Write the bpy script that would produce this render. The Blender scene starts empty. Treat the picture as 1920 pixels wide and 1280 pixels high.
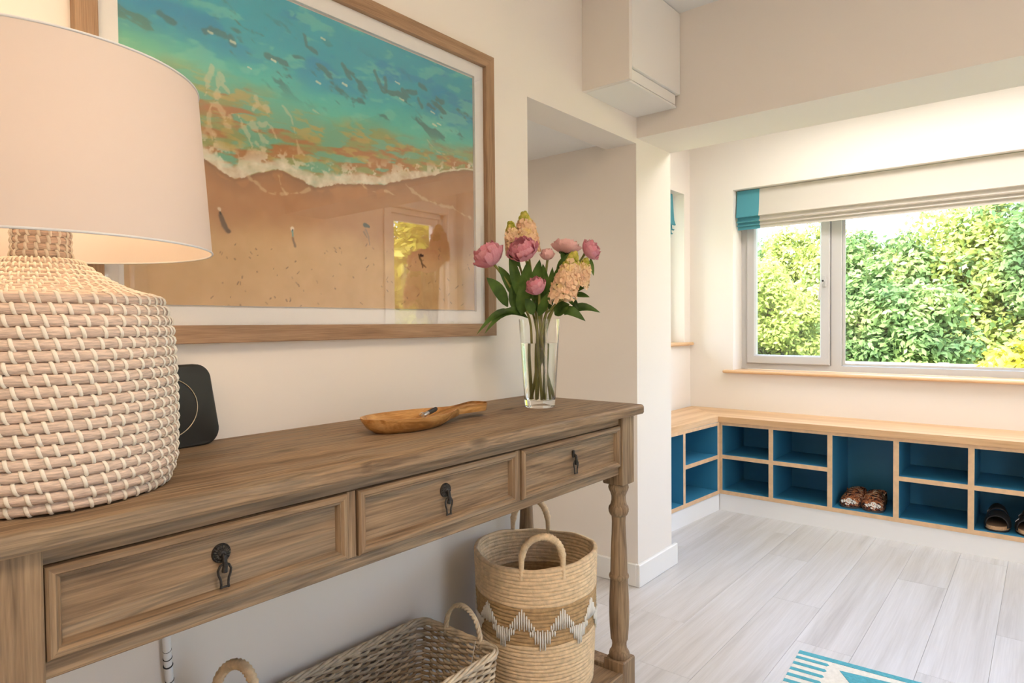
import bpy, math, random
import numpy as np
from mathutils import Vector, Matrix
random.seed(7)
rng = np.random.default_rng(11)
sc = bpy.context.scene
col = sc.collection
PI = math.pi

# ------------------------------------------------------------------ camera
CAM = np.array([1.2700, 0.0, 1.06])
FPX = 1212.71
def cam_axes(yaw, pitch, roll):
    d = np.array([math.sin(yaw)*math.cos(pitch), math.cos(yaw)*math.cos(pitch), math.sin(pitch)])
    rt = np.array([math.cos(yaw), -math.sin(yaw), 0.0]); up = np.cross(rt, d)
    r2 = rt*math.cos(roll)+up*math.sin(roll); u2 = -rt*math.sin(roll)+up*math.cos(roll)
    return r2, u2, d
RT, UP, FW = cam_axes(-0.692338329, -0.0247228558, -0.00936848971)
cd = bpy.data.cameras.new('camera'); cam = bpy.data.objects.new('camera', cd); col.objects.link(cam)
cd.sensor_width = 36; cd.lens = FPX*36/1920; cd.clip_start = .02; cd.clip_end = 300
cam.matrix_world = Matrix(((RT[0], UP[0], -FW[0], CAM[0]), (RT[1], UP[1], -FW[1], CAM[1]), (RT[2], UP[2], -FW[2], CAM[2]), (0, 0, 0, 1)))
sc.camera = cam
def ray(u, v): return RT*((u-960)/FPX) - UP*((v-640)/FPX) + FW
def onx(u, v, x): d = ray(u, v); return CAM + d*((x-CAM[0])/d[0])
def ony(u, v, y): d = ray(u, v); return CAM + d*((y-CAM[1])/d[1])
def onz(u, v, z): d = ray(u, v); return CAM + d*((z-CAM[2])/d[2])

# ------------------------------------------------------------------ world, sun, exposure
w = bpy.data.worlds.new('World'); sc.world = w; w.use_nodes = True
wn = w.node_tree; wn.nodes.clear()
sky = wn.nodes.new('ShaderNodeTexSky'); sky.sky_type = 'NISHITA'; sky.sun_disc = False
sky.sun_elevation = math.radians(48); sky.sun_rotation = math.radians(185); sky.air_density = 1.0; sky.dust_density = 4.0; sky.ozone_density = 1.0
bg = wn.nodes.new('ShaderNodeBackground'); bg.inputs['Strength'].default_value = 1.2
wo = wn.nodes.new('ShaderNodeOutputWorld')
wn.links.new(sky.outputs[0], bg.inputs[0]); wn.links.new(bg.outputs[0], wo.inputs[0])
sd = bpy.data.lights.new('sun', 'SUN'); sd.energy = 3.8; sd.angle = math.radians(1.0); sd.color = (1, .95, .86)
sun = bpy.data.objects.new('sun', sd); col.objects.link(sun)
sun.rotation_euler = Vector((0.10, 0.80, -0.78)).to_track_quat('-Z', 'Y').to_euler()
LAMP_W = 10.0; MAIN_FILL = 10.5; BAY_FILL = 5.2; HALL_FILL = 22.0  # last three: strengths of the added fill panels
vs = sc.view_settings; vs.view_transform = 'Standard'; vs.look = 'None'; vs.exposure = 0.60; vs.gamma = 1.0; vs.use_curve_mapping = False

# ------------------------------------------------------------------ helpers
def lin(r, g, b):
    f = lambda c: (c/255/12.92) if c/255 <= .04045 else ((c/255+.055)/1.055)**2.4
    return (f(r), f(g), f(b), 1.0)
def srgb2lin(a):
    a = np.clip(a/255.0, 0, 1); return np.where(a <= .04045, a/12.92, ((a+.055)/1.055)**2.4)
MATS = {}
def newmat(name):
    m = bpy.data.materials.new(name); m.use_nodes = True
    nt = m.node_tree; b = nt.nodes['Principled BSDF']
    MATS[name] = m
    return m, nt, b
def N(nt, t, **kw):
    n = nt.nodes.new(t)
    for k, v in kw.items(): setattr(n, k, v)
    return n
def plain(name, c, rough=.6, metal=0, var=0, vscale=8, bump=0, bscale=150, spec=.5, sheen=0, stretch=None):
    m, nt, b = newmat(name)
    b.inputs['Roughness'].default_value = rough; b.inputs['Metallic'].default_value = metal
    b.inputs['Specular IOR Level'].default_value = spec
    b.inputs['Base Color'].default_value = c
    tc = N(nt, 'ShaderNodeTexCoord'); src = tc.outputs['Object']
    if stretch:
        mp = N(nt, 'ShaderNodeMapping'); mp.inputs['Scale'].default_value = stretch
        nt.links.new(src, mp.inputs[0]); src = mp.outputs[0]
    if var:
        n = N(nt, 'ShaderNodeTexNoise'); n.inputs['Scale'].default_value = vscale; n.inputs['Detail'].default_value = 5
        nt.links.new(src, n.inputs['Vector'])
        r = N(nt, 'ShaderNodeValToRGB'); r.color_ramp.elements[0].position = .3; r.color_ramp.elements[1].position = .7
        r.color_ramp.elements[0].color = tuple(max(0, x*(1-var)) for x in c[:3])+(1,)
        r.color_ramp.elements[1].color = tuple(min(1, x*(1+var)) for x in c[:3])+(1,)
        nt.links.new(n.outputs['Fac'], r.inputs[0]); nt.links.new(r.outputs[0], b.inputs['Base Color'])
    if bump:
        n2 = N(nt, 'ShaderNodeTexNoise'); n2.inputs['Scale'].default_value = bscale; n2.inputs['Detail'].default_value = 3
        nt.links.new(src, n2.inputs['Vector'])
        bp = N(nt, 'ShaderNodeBump'); bp.inputs['Strength'].default_value = bump; bp.inputs['Distance'].default_value = .002
        nt.links.new(n2.outputs['Fac'], bp.inputs['Height']); nt.links.new(bp.outputs[0], b.inputs['Normal'])
    return m
def wood(name, ramp, axis='y', along=1.3, across=16, rough=.6, bump=.35, fine=.25, distort=.8, spec=.3, lines=0, knots=0):
    """grain runs along `axis`; each object gets its own piece of the grain"""
    m, nt, b = newmat(name)
    b.inputs['Roughness'].default_value = rough; b.inputs['Specular IOR Level'].default_value = spec
    tc = N(nt, 'ShaderNodeTexCoord'); oi = N(nt, 'ShaderNodeObjectInfo')
    mu = N(nt, 'ShaderNodeMath', operation='MULTIPLY'); mu.inputs[1].default_value = 23.0
    nt.links.new(oi.outputs['Random'], mu.inputs[0])
    ad = N(nt, 'ShaderNodeVectorMath', operation='ADD')
    nt.links.new(tc.outputs['Object'], ad.inputs[0]); nt.links.new(mu.outputs[0], ad.inputs[1])
    def mapped(al, ac):
        mp = N(nt, 'ShaderNodeMapping'); s = [ac, ac, ac]; s['xyz'.index(axis)] = al
        mp.inputs['Scale'].default_value = s; nt.links.new(ad.outputs[0], mp.inputs[0]); return mp
    m1 = mapped(along, across)
    n1 = N(nt, 'ShaderNodeTexNoise'); n1.inputs['Scale'].default_value = 1; n1.inputs['Detail'].default_value = 6; n1.inputs['Roughness'].default_value = .6; n1.inputs['Distortion'].default_value = distort
    nt.links.new(m1.outputs[0], n1.inputs['Vector'])
    r = N(nt, 'ShaderNodeValToRGB'); cr = r.color_ramp
    while len(cr.elements) < len(ramp): cr.elements.new(.5)
    for e, (p, c) in zip(cr.elements, ramp): e.position = p; e.color = c
    nt.links.new(n1.outputs['Fac'], r.inputs[0])
    m2 = mapped(along*5, across*11)
    n2 = N(nt, 'ShaderNodeTexNoise'); n2.inputs['Scale'].default_value = 1; n2.inputs['Detail'].default_value = 3
    nt.links.new(m2.outputs[0], n2.inputs['Vector'])
    mr = N(nt, 'ShaderNodeMapRange'); mr.inputs['From Min'].default_value = .3; mr.inputs['From Max'].default_value = .7
    mr.inputs['To Min'].default_value = 1-fine; mr.inputs['To Max'].default_value = 1+fine*.5
    nt.links.new(n2.outputs['Fac'], mr.inputs['Value'])
    mx = N(nt, 'ShaderNodeVectorMath', operation='MULTIPLY')
    nt.links.new(r.outputs[0], mx.inputs[0]); nt.links.new(mr.outputs[0], mx.inputs[1])
    cur = mx.outputs[0]
    def darken(fac, lo_, hi_, c0):
        global_mr = N(nt, 'ShaderNodeMapRange'); global_mr.inputs['From Min'].default_value = lo_; global_mr.inputs['From Max'].default_value = hi_
        global_mr.inputs['To Min'].default_value = c0; global_mr.inputs['To Max'].default_value = 1.0
        nt.links.new(fac, global_mr.inputs['Value']); v = N(nt, 'ShaderNodeVectorMath', operation='MULTIPLY')
        nt.links.new(cur, v.inputs[0]); nt.links.new(global_mr.outputs[0], v.inputs[1]); return v.outputs[0]
    if lines:      # thin dark growth lines
        m3 = mapped(along*.8, across*1.7); n3 = N(nt, 'ShaderNodeTexNoise'); n3.inputs['Scale'].default_value = 1; n3.inputs['Detail'].default_value = 2; n3.inputs['Distortion'].default_value = .4
        nt.links.new(m3.outputs[0], n3.inputs['Vector'])
        k1 = N(nt, 'ShaderNodeMath', operation='MULTIPLY'); k1.inputs[1].default_value = 13; nt.links.new(n3.outputs['Fac'], k1.inputs[0])
        k2 = N(nt, 'ShaderNodeMath', operation='PINGPONG'); k2.inputs[1].default_value = 1; nt.links.new(k1.outputs[0], k2.inputs[0])
        cur = darken(k2.outputs[0], 0.0, .28, 1-lines)
    if knots:      # scattered knots
        m4 = mapped(3.2, 7.5); vo = N(nt, 'ShaderNodeTexVoronoi'); vo.inputs['Scale'].default_value = 1; nt.links.new(m4.outputs[0], vo.inputs['Vector'])
        cur = darken(vo.outputs['Distance'], .045, .12, 1-knots)
    nt.links.new(cur, b.inputs['Base Color'])
    if bump:
        bp = N(nt, 'ShaderNodeBump'); bp.inputs['Strength'].default_value = bump; bp.inputs['Distance'].default_value = .0015
        nt.links.new(n2.outputs['Fac'], bp.inputs['Height']); nt.links.new(bp.outputs[0], b.inputs['Normal'])
    return m
def thin_glass(name, tint=(1, 1, 1, 1), refl=1.0):
    m, nt, b = newmat(name); nt.nodes.remove(b)
    out = nt.nodes['Material Output']
    t = N(nt, 'ShaderNodeBsdfTransparent'); t.inputs[0].default_value = tint
    g = N(nt, 'ShaderNodeBsdfGlossy'); g.inputs['Roughness'].default_value = 0.0
    fr = N(nt, 'ShaderNodeFresnel'); ge = N(nt, 'ShaderNodeNewGeometry')      # same reflectance from both faces of the sheet
    io = N(nt, 'ShaderNodeMapRange'); io.inputs['To Min'].default_value = 1.5; io.inputs['To Max'].default_value = 1/1.5
    nt.links.new(ge.outputs['Backfacing'], io.inputs['Value']); nt.links.new(io.outputs[0], fr.inputs['IOR'])
    mu = N(nt, 'ShaderNodeMath', operation='MULTIPLY'); mu.inputs[1].default_value = refl
    mx = N(nt, 'ShaderNodeMixShader')
    nt.links.new(fr.outputs[0], mu.inputs[0]); nt.links.new(mu.outputs[0], mx.inputs[0])
    nt.links.new(t.outputs[0], mx.inputs[1]); nt.links.new(g.outputs[0], mx.inputs[2]); nt.links.new(mx.outputs[0], out.inputs[0])
    return m
def emit(name, c, s):
    m, nt, b = newmat(name)
    b.inputs['Base Color'].default_value = c; b.inputs['Emission Color'].default_value = c; b.inputs['Emission Strength'].default_value = s
    return m
def translucent(name, c, f=.4, rough=.8, attr=None, var=None, vscale=3):
    m, nt, b = newmat(name); out = nt.nodes['Material Output']
    b.inputs['Roughness'].default_value = rough; b.inputs['Base Color'].default_value = c; b.inputs['Specular IOR Level'].default_value = .25
    tr = N(nt, 'ShaderNodeBsdfTranslucent'); tr.inputs[0].default_value = c
    mx = N(nt, 'ShaderNodeMixShader'); mx.inputs[0].default_value = f
    if var:
        tc = N(nt, 'ShaderNodeTexCoord'); n = N(nt, 'ShaderNodeTexNoise'); n.inputs['Scale'].default_value = vscale; n.inputs['Detail'].default_value = 4
        nt.links.new(tc.outputs['Object'], n.inputs['Vector'])
        r = N(nt, 'ShaderNodeValToRGB'); cr = r.color_ramp
        while len(cr.elements) < len(var): cr.elements.new(.5)
        for e, (p, cc) in zip(cr.elements, var): e.position = p; e.color = cc
        nt.links.new(n.outputs['Fac'], r.inputs[0]); nt.links.new(r.outputs[0], b.inputs['Base Color']); nt.links.new(r.outputs[0], tr.inputs[0])
    nt.links.new(b.outputs[0], mx.inputs[1]); nt.links.new(tr.outputs[0], mx.inputs[2]); nt.links.new(mx.outputs[0], out.inputs[0])
    return m

ORG = {}
def org(o): return ORG.get(o.name, Vector((0, 0, 0))) if o is not None else Vector((0, 0, 0))
class MB:
    def __init__(s): s.v = []; s.f = []; s.m = []
    def add(s, vs, fs, m=0):
        k = len(s.v); s.v += [tuple(p) for p in vs]; s.f += [tuple(i+k for i in f) for f in fs]; s.m += [m]*len(fs); return s
    def box(s, lo, hi, b=0.0, m=0):
        lo = list(lo); hi = list(hi)
        for i in range(3):
            if lo[i] > hi[i]: lo[i], hi[i] = hi[i], lo[i]
        if b <= 0:
            vs = [(x, y, z) for z in (lo[2], hi[2]) for y in (lo[1], hi[1]) for x in (lo[0], hi[0])]
            return s.add(vs, [(0, 2, 3, 1), (4, 5, 7, 6), (0, 1, 5, 4), (2, 6, 7, 3), (0, 4, 6, 2), (1, 3, 7, 5)], m)
        b = min(b, *[(hi[i]-lo[i])*.45 for i in range(3)])
        vs = []; idx = {}
        for cx in (0, 1):
            for cy in (0, 1):
                for cz in (0, 1):
                    c = [(lo, hi)[q][i] for i, q in enumerate((cx, cy, cz))]
                    sg = [b if q == 0 else -b for q in (cx, cy, cz)]
                    for ax in range(3):   # vertex lying on face `ax`
                        p = [c[i]+(0 if i == ax else sg[i]) for i in range(3)]
                        idx[(cx, cy, cz, ax)] = len(vs); vs.append(p)
        fs = []
        I = lambda c, ax: idx[(c[0], c[1], c[2], ax)]
        for ax in range(3):
            o = [i for i in range(3) if i != ax]
            for q in (0, 1):
                lst = []
                for (p, r) in ((0, 0), (1, 0), (1, 1), (0, 1)):
                    c = [0, 0, 0]; c[ax] = q; c[o[0]] = p; c[o[1]] = r; lst.append(I(c, ax))
                flip = (q == 0) ^ (ax == 1)
                fs.append(tuple(lst[::-1]) if flip else tuple(lst))
        for ax in range(3):
            o = [i for i in range(3) if i != ax]
            for p in (0, 1):
                for r in (0, 1):
                    c0 = [0, 0, 0]; c1 = [0, 0, 0]; c1[ax] = 1
                    for c in (c0, c1): c[o[0]] = p; c[o[1]] = r
                    fs.append((I(c0, o[0]), I(c1, o[0]), I(c1, o[1]), I(c0, o[1])))
        for cx in (0, 1):
            for cy in (0, 1):
                for cz in (0, 1):
                    fs.append(tuple(I((cx, cy, cz), a) for a in range(3)))
        return s.add(vs, fs, m)
    def prism(s, poly, z0, z1, m=0, axis='z'):
        n = len(poly)
        def P(p, h):
            if axis == 'z': return (p[0], p[1], h)
            if axis == 'y': return (p[0], h, p[1])
            return (h, p[0], p[1])
        vs = [P(p, z0) for p in poly]+[P(p, z1) for p in poly]
        fs = [tuple(range(n-1, -1, -1)), tuple(range(n, 2*n))]+[(i, (i+1) % n, n+(i+1) % n, n+i) for i in range(n)]
        return s.add(vs, fs, m)
    def lathe(s, prof, n=32, c=(0, 0, 0), m=0, caps=True, closed=False):
        k = len(prof); vs = []
        for (r, z) in prof:
            for i in range(n):
                a = 2*PI*i/n; vs.append((c[0]+r*math.cos(a), c[1]+r*math.sin(a), c[2]+z))
        fs = []
        for j in range(k if closed else k-1):
            j2 = (j+1) % k
            for i in range(n): fs.append((j*n+i, j*n+(i+1) % n, j2*n+(i+1) % n, j2*n+i))
        if caps and not closed:
            fs.append(tuple(range(n-1, -1, -1))); fs.append(tuple(range((k-1)*n, k*n)))
        return s.add(vs, fs, m)
    def tube(s, path, r, n=8, m=0, closed=False, flat=1.0, twist=0.0, upv=None):
        P = [Vector(p) for p in path]; k = len(P)
        rr = r if hasattr(r, '__len__') else [r]*k
        vs = []; nrm = Vector(upv) if upv else None
        for i in range(k):
            a = P[(i-1) % k] if (closed or i > 0) else P[i]; b = P[(i+1) % k] if (closed or i < k-1) else P[i]
            t = (b-a)
            t = t.normalized() if t.length > 1e-9 else Vector((0, 0, 1))
            if nrm is None:
                nrm = t.orthogonal().normalized()
            nrm = (nrm - t*nrm.dot(t))
            nrm = nrm.normalized() if nrm.length > 1e-6 else t.orthogonal().normalized()
            bi = t.cross(nrm)
            for j in range(n):
                an = 2*PI*j/n+twist*i
                vs.append(P[i]+nrm*(math.cos(an)*rr[i])+bi*(math.sin(an)*rr[i]*flat))
        fs = []
        for i in range(k if closed else k-1):
            i2 = (i+1) % k
            for j in range(n): fs.append((i*n+j, i*n+(j+1) % n, i2*n+(j+1) % n, i2*n+j))
        if not closed:
            fs.append(tuple(range(n-1, -1, -1))); fs.append(tuple(range((k-1)*n, k*n)))
        return s.add(vs, fs, m)
    def ell(s, c, r, n=12, k=8, m=0):
        r = r if hasattr(r, '__len__') else (r, r, r)
        vs = [(c[0], c[1], c[2]-r[2])]
        for j in range(1, k):
            p = PI*j/k
            for i in range(n):
                a = 2*PI*i/n; vs.append((c[0]+r[0]*math.sin(p)*math.cos(a), c[1]+r[1]*math.sin(p)*math.sin(a), c[2]-r[2]*math.cos(p)))
        vs.append((c[0], c[1], c[2]+r[2])); fs = []
        for i in range(n): fs.append((0, 1+(i+1) % n, 1+i))
        for j in range(k-2):
            for i in range(n): fs.append((1+j*n+i, 1+j*n+(i+1) % n, 1+(j+1)*n+(i+1) % n, 1+(j+1)*n+i))
        l = len(vs)-1
        for i in range(n): fs.append((1+(k-2)*n+i, 1+(k-2)*n+(i+1) % n, l))
        return s.add(vs, fs, m)
    def grid(s, pts, nu, nv, m=0):
        return s.add(pts, [(j*nu+i, j*nu+i+1, (j+1)*nu+i+1, (j+1)*nu+i) for j in range(nv-1) for i in range(nu-1)], m)
    def mesh(s, name, mats, off=(0, 0, 0), smooth=None):
        me = bpy.data.meshes.new(name)
        me.from_pydata([(p[0]-off[0], p[1]-off[1], p[2]-off[2]) for p in s.v], [], s.f)
        for x in (mats if isinstance(mats, (list, tuple)) else [mats]): me.materials.append(MATS[x] if isinstance(x, str) else x)
        if any(s.m): me.polygons.foreach_set('material_index', s.m)
        if smooth is not None:
            me.polygons.foreach_set('use_smooth', [True]*len(me.polygons))
            if smooth < 180: me.set_sharp_from_angle(angle=math.radians(smooth))
        me.update(); return me
    def build(s, name, mats, parent=None, smooth=None, label=None, cat=None, group=None, kind=None, at=None):
        off = org(parent) if parent is not None else Vector(at if at is not None else (0, 0, 0))
        me = s.mesh(name, mats, off, smooth)
        o = bpy.data.objects.new(name, me); col.objects.link(o)
        if parent is not None: o.parent = parent
        else: o.location = off
        ORG[o.name] = off
        tag(o, label, cat, group, kind); return o
def tag(o, label=None, cat=None, group=None, kind=None):
    if label: o['label'] = label
    if cat: o['category'] = cat
    if group: o['group'] = group
    if kind: o['kind'] = kind
    return o
def empty(name, loc, label, cat, group=None):
    o = bpy.data.objects.new(name, None); col.objects.link(o); o.location = loc; o.empty_display_size = .05
    ORG[o.name] = Vector(loc); return tag(o, label, cat, group)
def inst(name, me, parent, loc, rot=None, scale=None):
    o = bpy.data.objects.new(name, me); col.objects.link(o); o.parent = parent
    o.location = Vector(loc)-org(parent)
    if rot is not None: o.rotation_mode = 'QUATERNION'; o.rotation_quaternion = rot
    if scale is not None: o.scale = scale if hasattr(scale, '__len__') else (scale,)*3
    return o
def struct(o, label=None): return tag(o, label=label, kind='structure')
def frame_bars(a0, a1, b0, b1, prof, to3):
    """four mitred bars round the rectangle a0..a1 x b0..b1; prof = closed loop of (inset, height)"""
    out = []
    cs = [((a0, b0), (1, 1)), ((a1, b0), (-1, 1)), ((a1, b1), (-1, -1)), ((a0, b1), (1, -1))]
    for i in range(4):
        (p, s), (q, t) = cs[i], cs[(i+1) % 4]; n = len(prof); mb = MB()
        vs = [to3(p[0]+s[0]*d, p[1]+s[1]*d, h) for d, h in prof]+[to3(q[0]+t[0]*d, q[1]+t[1]*d, h) for d, h in prof]
        mb.add(vs, [tuple(range(n)), tuple(range(2*n-1, n-1, -1))]+[(k, n+k, n+(k+1) % n, (k+1) % n) for k in range(n)])
        out.append(mb)
    return out

# ------------------------------------------------------------------ materials
plain('wall_paint', (.82, .765, .70, 1), .85, bump=.06, bscale=400, spec=.2)
plain('ceiling_paint', (.85, .84, .81, 1), .9, spec=.2)
plain('white_gloss', (.83, .82, .79, 1), .35, spec=.4)
plain('plinth_white', (.86, .86, .86, 1), .4)
plain('cupboard_white', (.84, .82, .77, 1), .4)
wood('oak_floor', [(.2, lin(178, 174, 171)), (.42, lin(199, 196, 194)), (.6, lin(208, 206, 206)), (.85, lin(220, 219, 220))], 'y', 1.0, 22, .36, .08, .07, .5, spec=.5)
plain('floor_gap', (.30, .28, .265, 1), .9)
wood('pine', [(.15, lin(84, 65, 48)), (.38, lin(130, 105, 80)), (.50, lin(154, 128, 100)), (.58, lin(138, 119, 98)), (.70, lin(160, 136, 108)), (.9, lin(178, 153, 122))], 'y', 1.6, 20, .62, .6, .34, 1.0, lines=.30, knots=.55)
wood('pine_upright', [(.15, lin(88, 68, 51)), (.42, lin(136, 111, 86)), (.6, lin(156, 131, 103)), (.9, lin(178, 154, 124))], 'z', 2.2, 22, .62, .6, .30, 1.0, lines=.28, knots=.5)
wood('oak_frame', [(.2, lin(134, 104, 78)), (.5, lin(164, 132, 103)), (.8, lin(182, 152, 122))], 'y', 3, 60, .55, .3, .25, .4)
wood('oak_frame_upright', [(.2, lin(134, 104, 78)), (.5, lin(164, 132, 103)), (.8, lin(182, 152, 122))], 'z', 3, 60, .55, .3, .25, .4)
wood('oak_worktop', [(.2, lin(196, 150, 104)), (.5, lin(222, 182, 138)), (.8, lin(236, 204, 166))], 'x', .9, 18, .4, .05, .08, .15)
wood('oak_worktop_return', [(.2, lin(196, 150, 104)), (.5, lin(222, 182, 138)), (.8, lin(236, 204, 166))], 'y', .9, 18, .4, .05, .08, .15)
plain('ply_edge', lin(222, 186, 146), .5, var=.10, vscale=30)
plain('blue_paint', lin(56, 130, 166), .45, var=.04, vscale=4)
wood('olive_wood', [(.2, lin(104, 62, 26)), (.4, lin(170, 118, 62)), (.55, lin(205, 156, 96)), (.8, lin(222, 178, 120))], 'y', 5, 26, .4, .1, .1, 2.0)
plain('window_grey', lin(196, 193, 190), .4)
plain('seal_dark', (.03, .03, .03, 1), .6)
plain('metal_steel', (.6, .6, .6, 1), .3, 1)
plain('iron_black', (.035, .032, .03, 1), .45, .6, var=.4, vscale=120, bump=.6, bscale=300)
thin_glass('pane_glass'); thin_glass('picture_glass', refl=2.0)
plain('mat_board', (.86, .83, .79, 1), .9)
translucent('blind_cream', (.74, .68, .61, 1), .22, .9)
translucent('blind_teal', lin(88, 158, 172), .12, .9)
translucent('shade_fabric', (.74, .665, .62, 1), .34, .9)
plain('piping', (.66, .66, .67, 1), .8)
plain('seagrass', lin(210, 188, 172), .8, var=.28, vscale=1, bump=.5, bscale=3, stretch=(60, 60, 500))
plain('cord_white', lin(232, 224, 210), .85, bump=.3, bscale=500)
plain('raffia', lin(222, 195, 158), .75, var=.16, vscale=70, bump=.7, bscale=260)
plain('raffia_dark', lin(178, 147, 106), .8, var=.22, vscale=70, bump=.7, bscale=260)
plain('yarn_white', (.80, .77, .72, 1), .9)
plain('willow', lin(198, 181, 156), .65, var=.28, vscale=40, bump=.3, bscale=200)
plain('willow_dark', lin(164, 143, 116), .7, var=.25, vscale=40)
plain('device_black', lin(38, 38, 36), .55)
plain('gold_wire', lin(190, 175, 150), .3, .9)
plain('cable_white', (.82, .82, .82, 1), .5); plain('cable_black', (.02, .02, .02, 1), .5)
plain('tyre_black', (.02, .02, .02, 1), .7)
plain('sole_grey', lin(88, 82, 78), .8); plain('cork', lin(196, 156, 116), .8, var=.15, vscale=200)
plain('leather_dark', lin(42, 38, 38), .6, bump=.3); plain('footbed_brown', lin(104, 78, 58), .85); plain('slipper_lining', lin(70, 44, 40), .95)
plain('paper_white', (.8, .8, .8, 1), .8)
plain('bulb_cap', (.5, .5, .5, 1), .4, 1)
emit('bulb', (1, .72, .42, 1), 18); emit('fill_main', (1, .79, .58, 1), MAIN_FILL); emit('fill_bay', (1, .965, .94, 1), BAY_FILL); emit('fill_hall', (1, .82, .64, 1), HALL_FILL)  # last three glow on the fill panels added for brightness
translucent('petal_pink', lin(238, 178, 190), .3, .7, var=[(.3, lin(226, 146, 164)), (.55, lin(240, 182, 194)), (.8, lin(247, 208, 212))], vscale=28)
translucent('petal_deep', lin(232, 156, 172), .3, .7, var=[(.3, lin(222, 126, 146)), (.55, lin(234, 164, 178)), (.8, lin(240, 186, 194))], vscale=30)
translucent('petal_pale', lin(246, 206, 202), .3, .7, var=[(.3, lin(240, 184, 184)), (.6, lin(248, 212, 206)), (.85, lin(250, 226, 216))], vscale=28)
translucent('stock_peach', lin(244, 202, 164), .3, .8, var=[(.3, lin(246, 204, 172)), (.55, lin(250, 222, 186)), (.75, lin(248, 226, 150))], vscale=35)
translucent('stock_tip', lin(226, 206, 96), .3, .8, var=[(.35, lin(168, 172, 58)), (.65, lin(238, 218, 122))], vscale=60)
translucent('leaf_green', lin(70, 98, 42), .25, .45, var=[(.3, lin(46, 70, 28)), (.6, lin(86, 116, 50)), (.85, lin(122, 146, 76))], vscale=18)
translucent('stem_green', lin(122, 128, 58), .15, .5, var=[(.35, lin(126, 136, 62)), (.7, lin(178, 164, 104))], vscale=14)
def glass_mat(name, ior, colr, rough=0):
    m, nt, b = newmat(name); b.inputs['Base Color'].default_value = colr; b.inputs['Roughness'].default_value = rough
    b.inputs['Transmission Weight'].default_value = 1; b.inputs['IOR'].default_value = ior
glass_mat('vase_glass', 1.46, (.99, 1, .99, 1)); glass_mat('water', 1.33, (.97, .99, .94, 1))
def slipper_mat():
    m, nt, b = newmat('ikat'); b.inputs['Roughness'].default_value = .9
    tc = N(nt, 'ShaderNodeTexCoord'); mp = N(nt, 'ShaderNodeMapping'); mp.inputs['Scale'].default_value = (24, 40, 40)
    nt.links.new(tc.outputs['Object'], mp.inputs[0])
    n = N(nt, 'ShaderNodeTexNoise'); n.inputs['Scale'].default_value = 1; n.inputs['Detail'].default_value = 3; n.inputs['Distortion'].default_value = 1.5
    nt.links.new(mp.outputs[0], n.inputs['Vector'])
    r = N(nt, 'ShaderNodeValToRGB'); cr = r.color_ramp; cr.interpolation = 'CONSTANT'
    cols = [(0, lin(30, 24, 24)), (.42, lin(112, 56, 34)), (.49, lin(206, 130, 78)), (.54, lin(96, 46, 48)), (.59, lin(232, 200, 160)), (.66, lin(46, 34, 34))]
    while len(cr.elements) < len(cols): cr.elements.new(.9)
    for e, (p, c) in zip(cr.elements, cols): e.position = p; e.color = c
    nt.links.new(n.outputs['Fac'], r.inputs[0]); nt.links.new(r.outputs[0], b.inputs['Base Color'])
slipper_mat()

# ------------------------------------------------------------------ structure
CEIL = 2.236; XR = 2.6; YB = 3.915; YN = -1.9; XBL = -.495; YBEAM = 2.322; YBE = 2.62; ZBEAM = 1.801
fl = struct(MB().box((-1.6, YN, -.06), (XR+.2, YB+.2, -.012)).build('floor', 'floor_gap'), 'pale grey washed oak plank floor')
# planks .1715 wide run along the hall; end joints as seen
PW = .1715; joints = {0: 2.13, 1: 1.80, 2: 2.55, 3: 2.243}
plank_mesh = {}
def plank(x0, x1, y0, y1):
    key = (round(x1-x0, 3), round(y1-y0, 3))
    if key not in plank_mesh:
        plank_mesh[key] = MB().box((-(x1-x0)/2, -(y1-y0)/2, -.012), ((x1-x0)/2, (y1-y0)/2, 0), .0005).mesh('plank', 'oak_floor')
    inst('plank', plank_mesh[key], fl, ((x0+x1)/2, (y0+y1)/2, 0))
for k in range(-11, 16):
    x0 = .1140+PW*k+.0003; x1 = x0+PW-.0006
    if x1 > XR or x0 < -1.6: continue
    j = joints.get(k, 1.3+((k*0.437) % 1.22))
    ys = sorted(j+1.22*q for q in range(-5, 5)); ys = [y for y in ys if YN < y < YB]; ys = [YN]+ys+[YB]
    for a, b in zip(ys[:-1], ys[1:]):
        if b-a > .02: plank(x0, x1, a+.0004, b-.0004)
# left wall: long part, header over the opening, pier
YO = 1.617; YP = 2.317; ZO = 1.780
mb = MB().box((-.14, YN, 0), (0, YO, CEIL)).box((-.14, YO, ZO), (0, YP, CEIL)).box((-.14, YP, 0), (0, YBE, CEIL))
struct(mb.build('wall_left', 'wall_paint'), 'cream painted wall with a doorless opening')
struct(MB().box((-1.5, YP, 0), (-.14, YBE, CEIL)).build('wall_hall_end', 'wall_paint'), 'cream end wall of the side passage')
struct(MB().box((-1.62, .3, 0), (-1.5, YBE, CEIL)).build('wall_hall_side', 'wall_paint'), 'cream side wall of the passage')
struct(MB().box((-1.5, .3, 0), (-.14, .42, CEIL)).build('wall_hall_near', 'wall_paint'), 'cream near wall of the passage')
struct(MB().box((-1.5, .42, 1.803), (-.14, YP, 1.9)).build('ceiling_hall', 'ceiling_paint'), 'low plain ceiling of the passage')
struct(MB().box((0, YBEAM, ZBEAM), (XR, YBE, CEIL)).build('trim_1', 'wall_paint'), 'deep cream boxed beam over the window bay')
struct(MB().box((-1.62, YN-.2, CEIL), (XR+.2, YB+.25, CEIL+.2)).build('ceiling', 'ceiling_paint'), 'plain white ceiling')
struct(MB().box((-.14, YN-.2, 0), (XR+.2, YN, CEIL)).build('wall_back', 'wall_paint'), 'cream wall at the far end of the hall')
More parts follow.
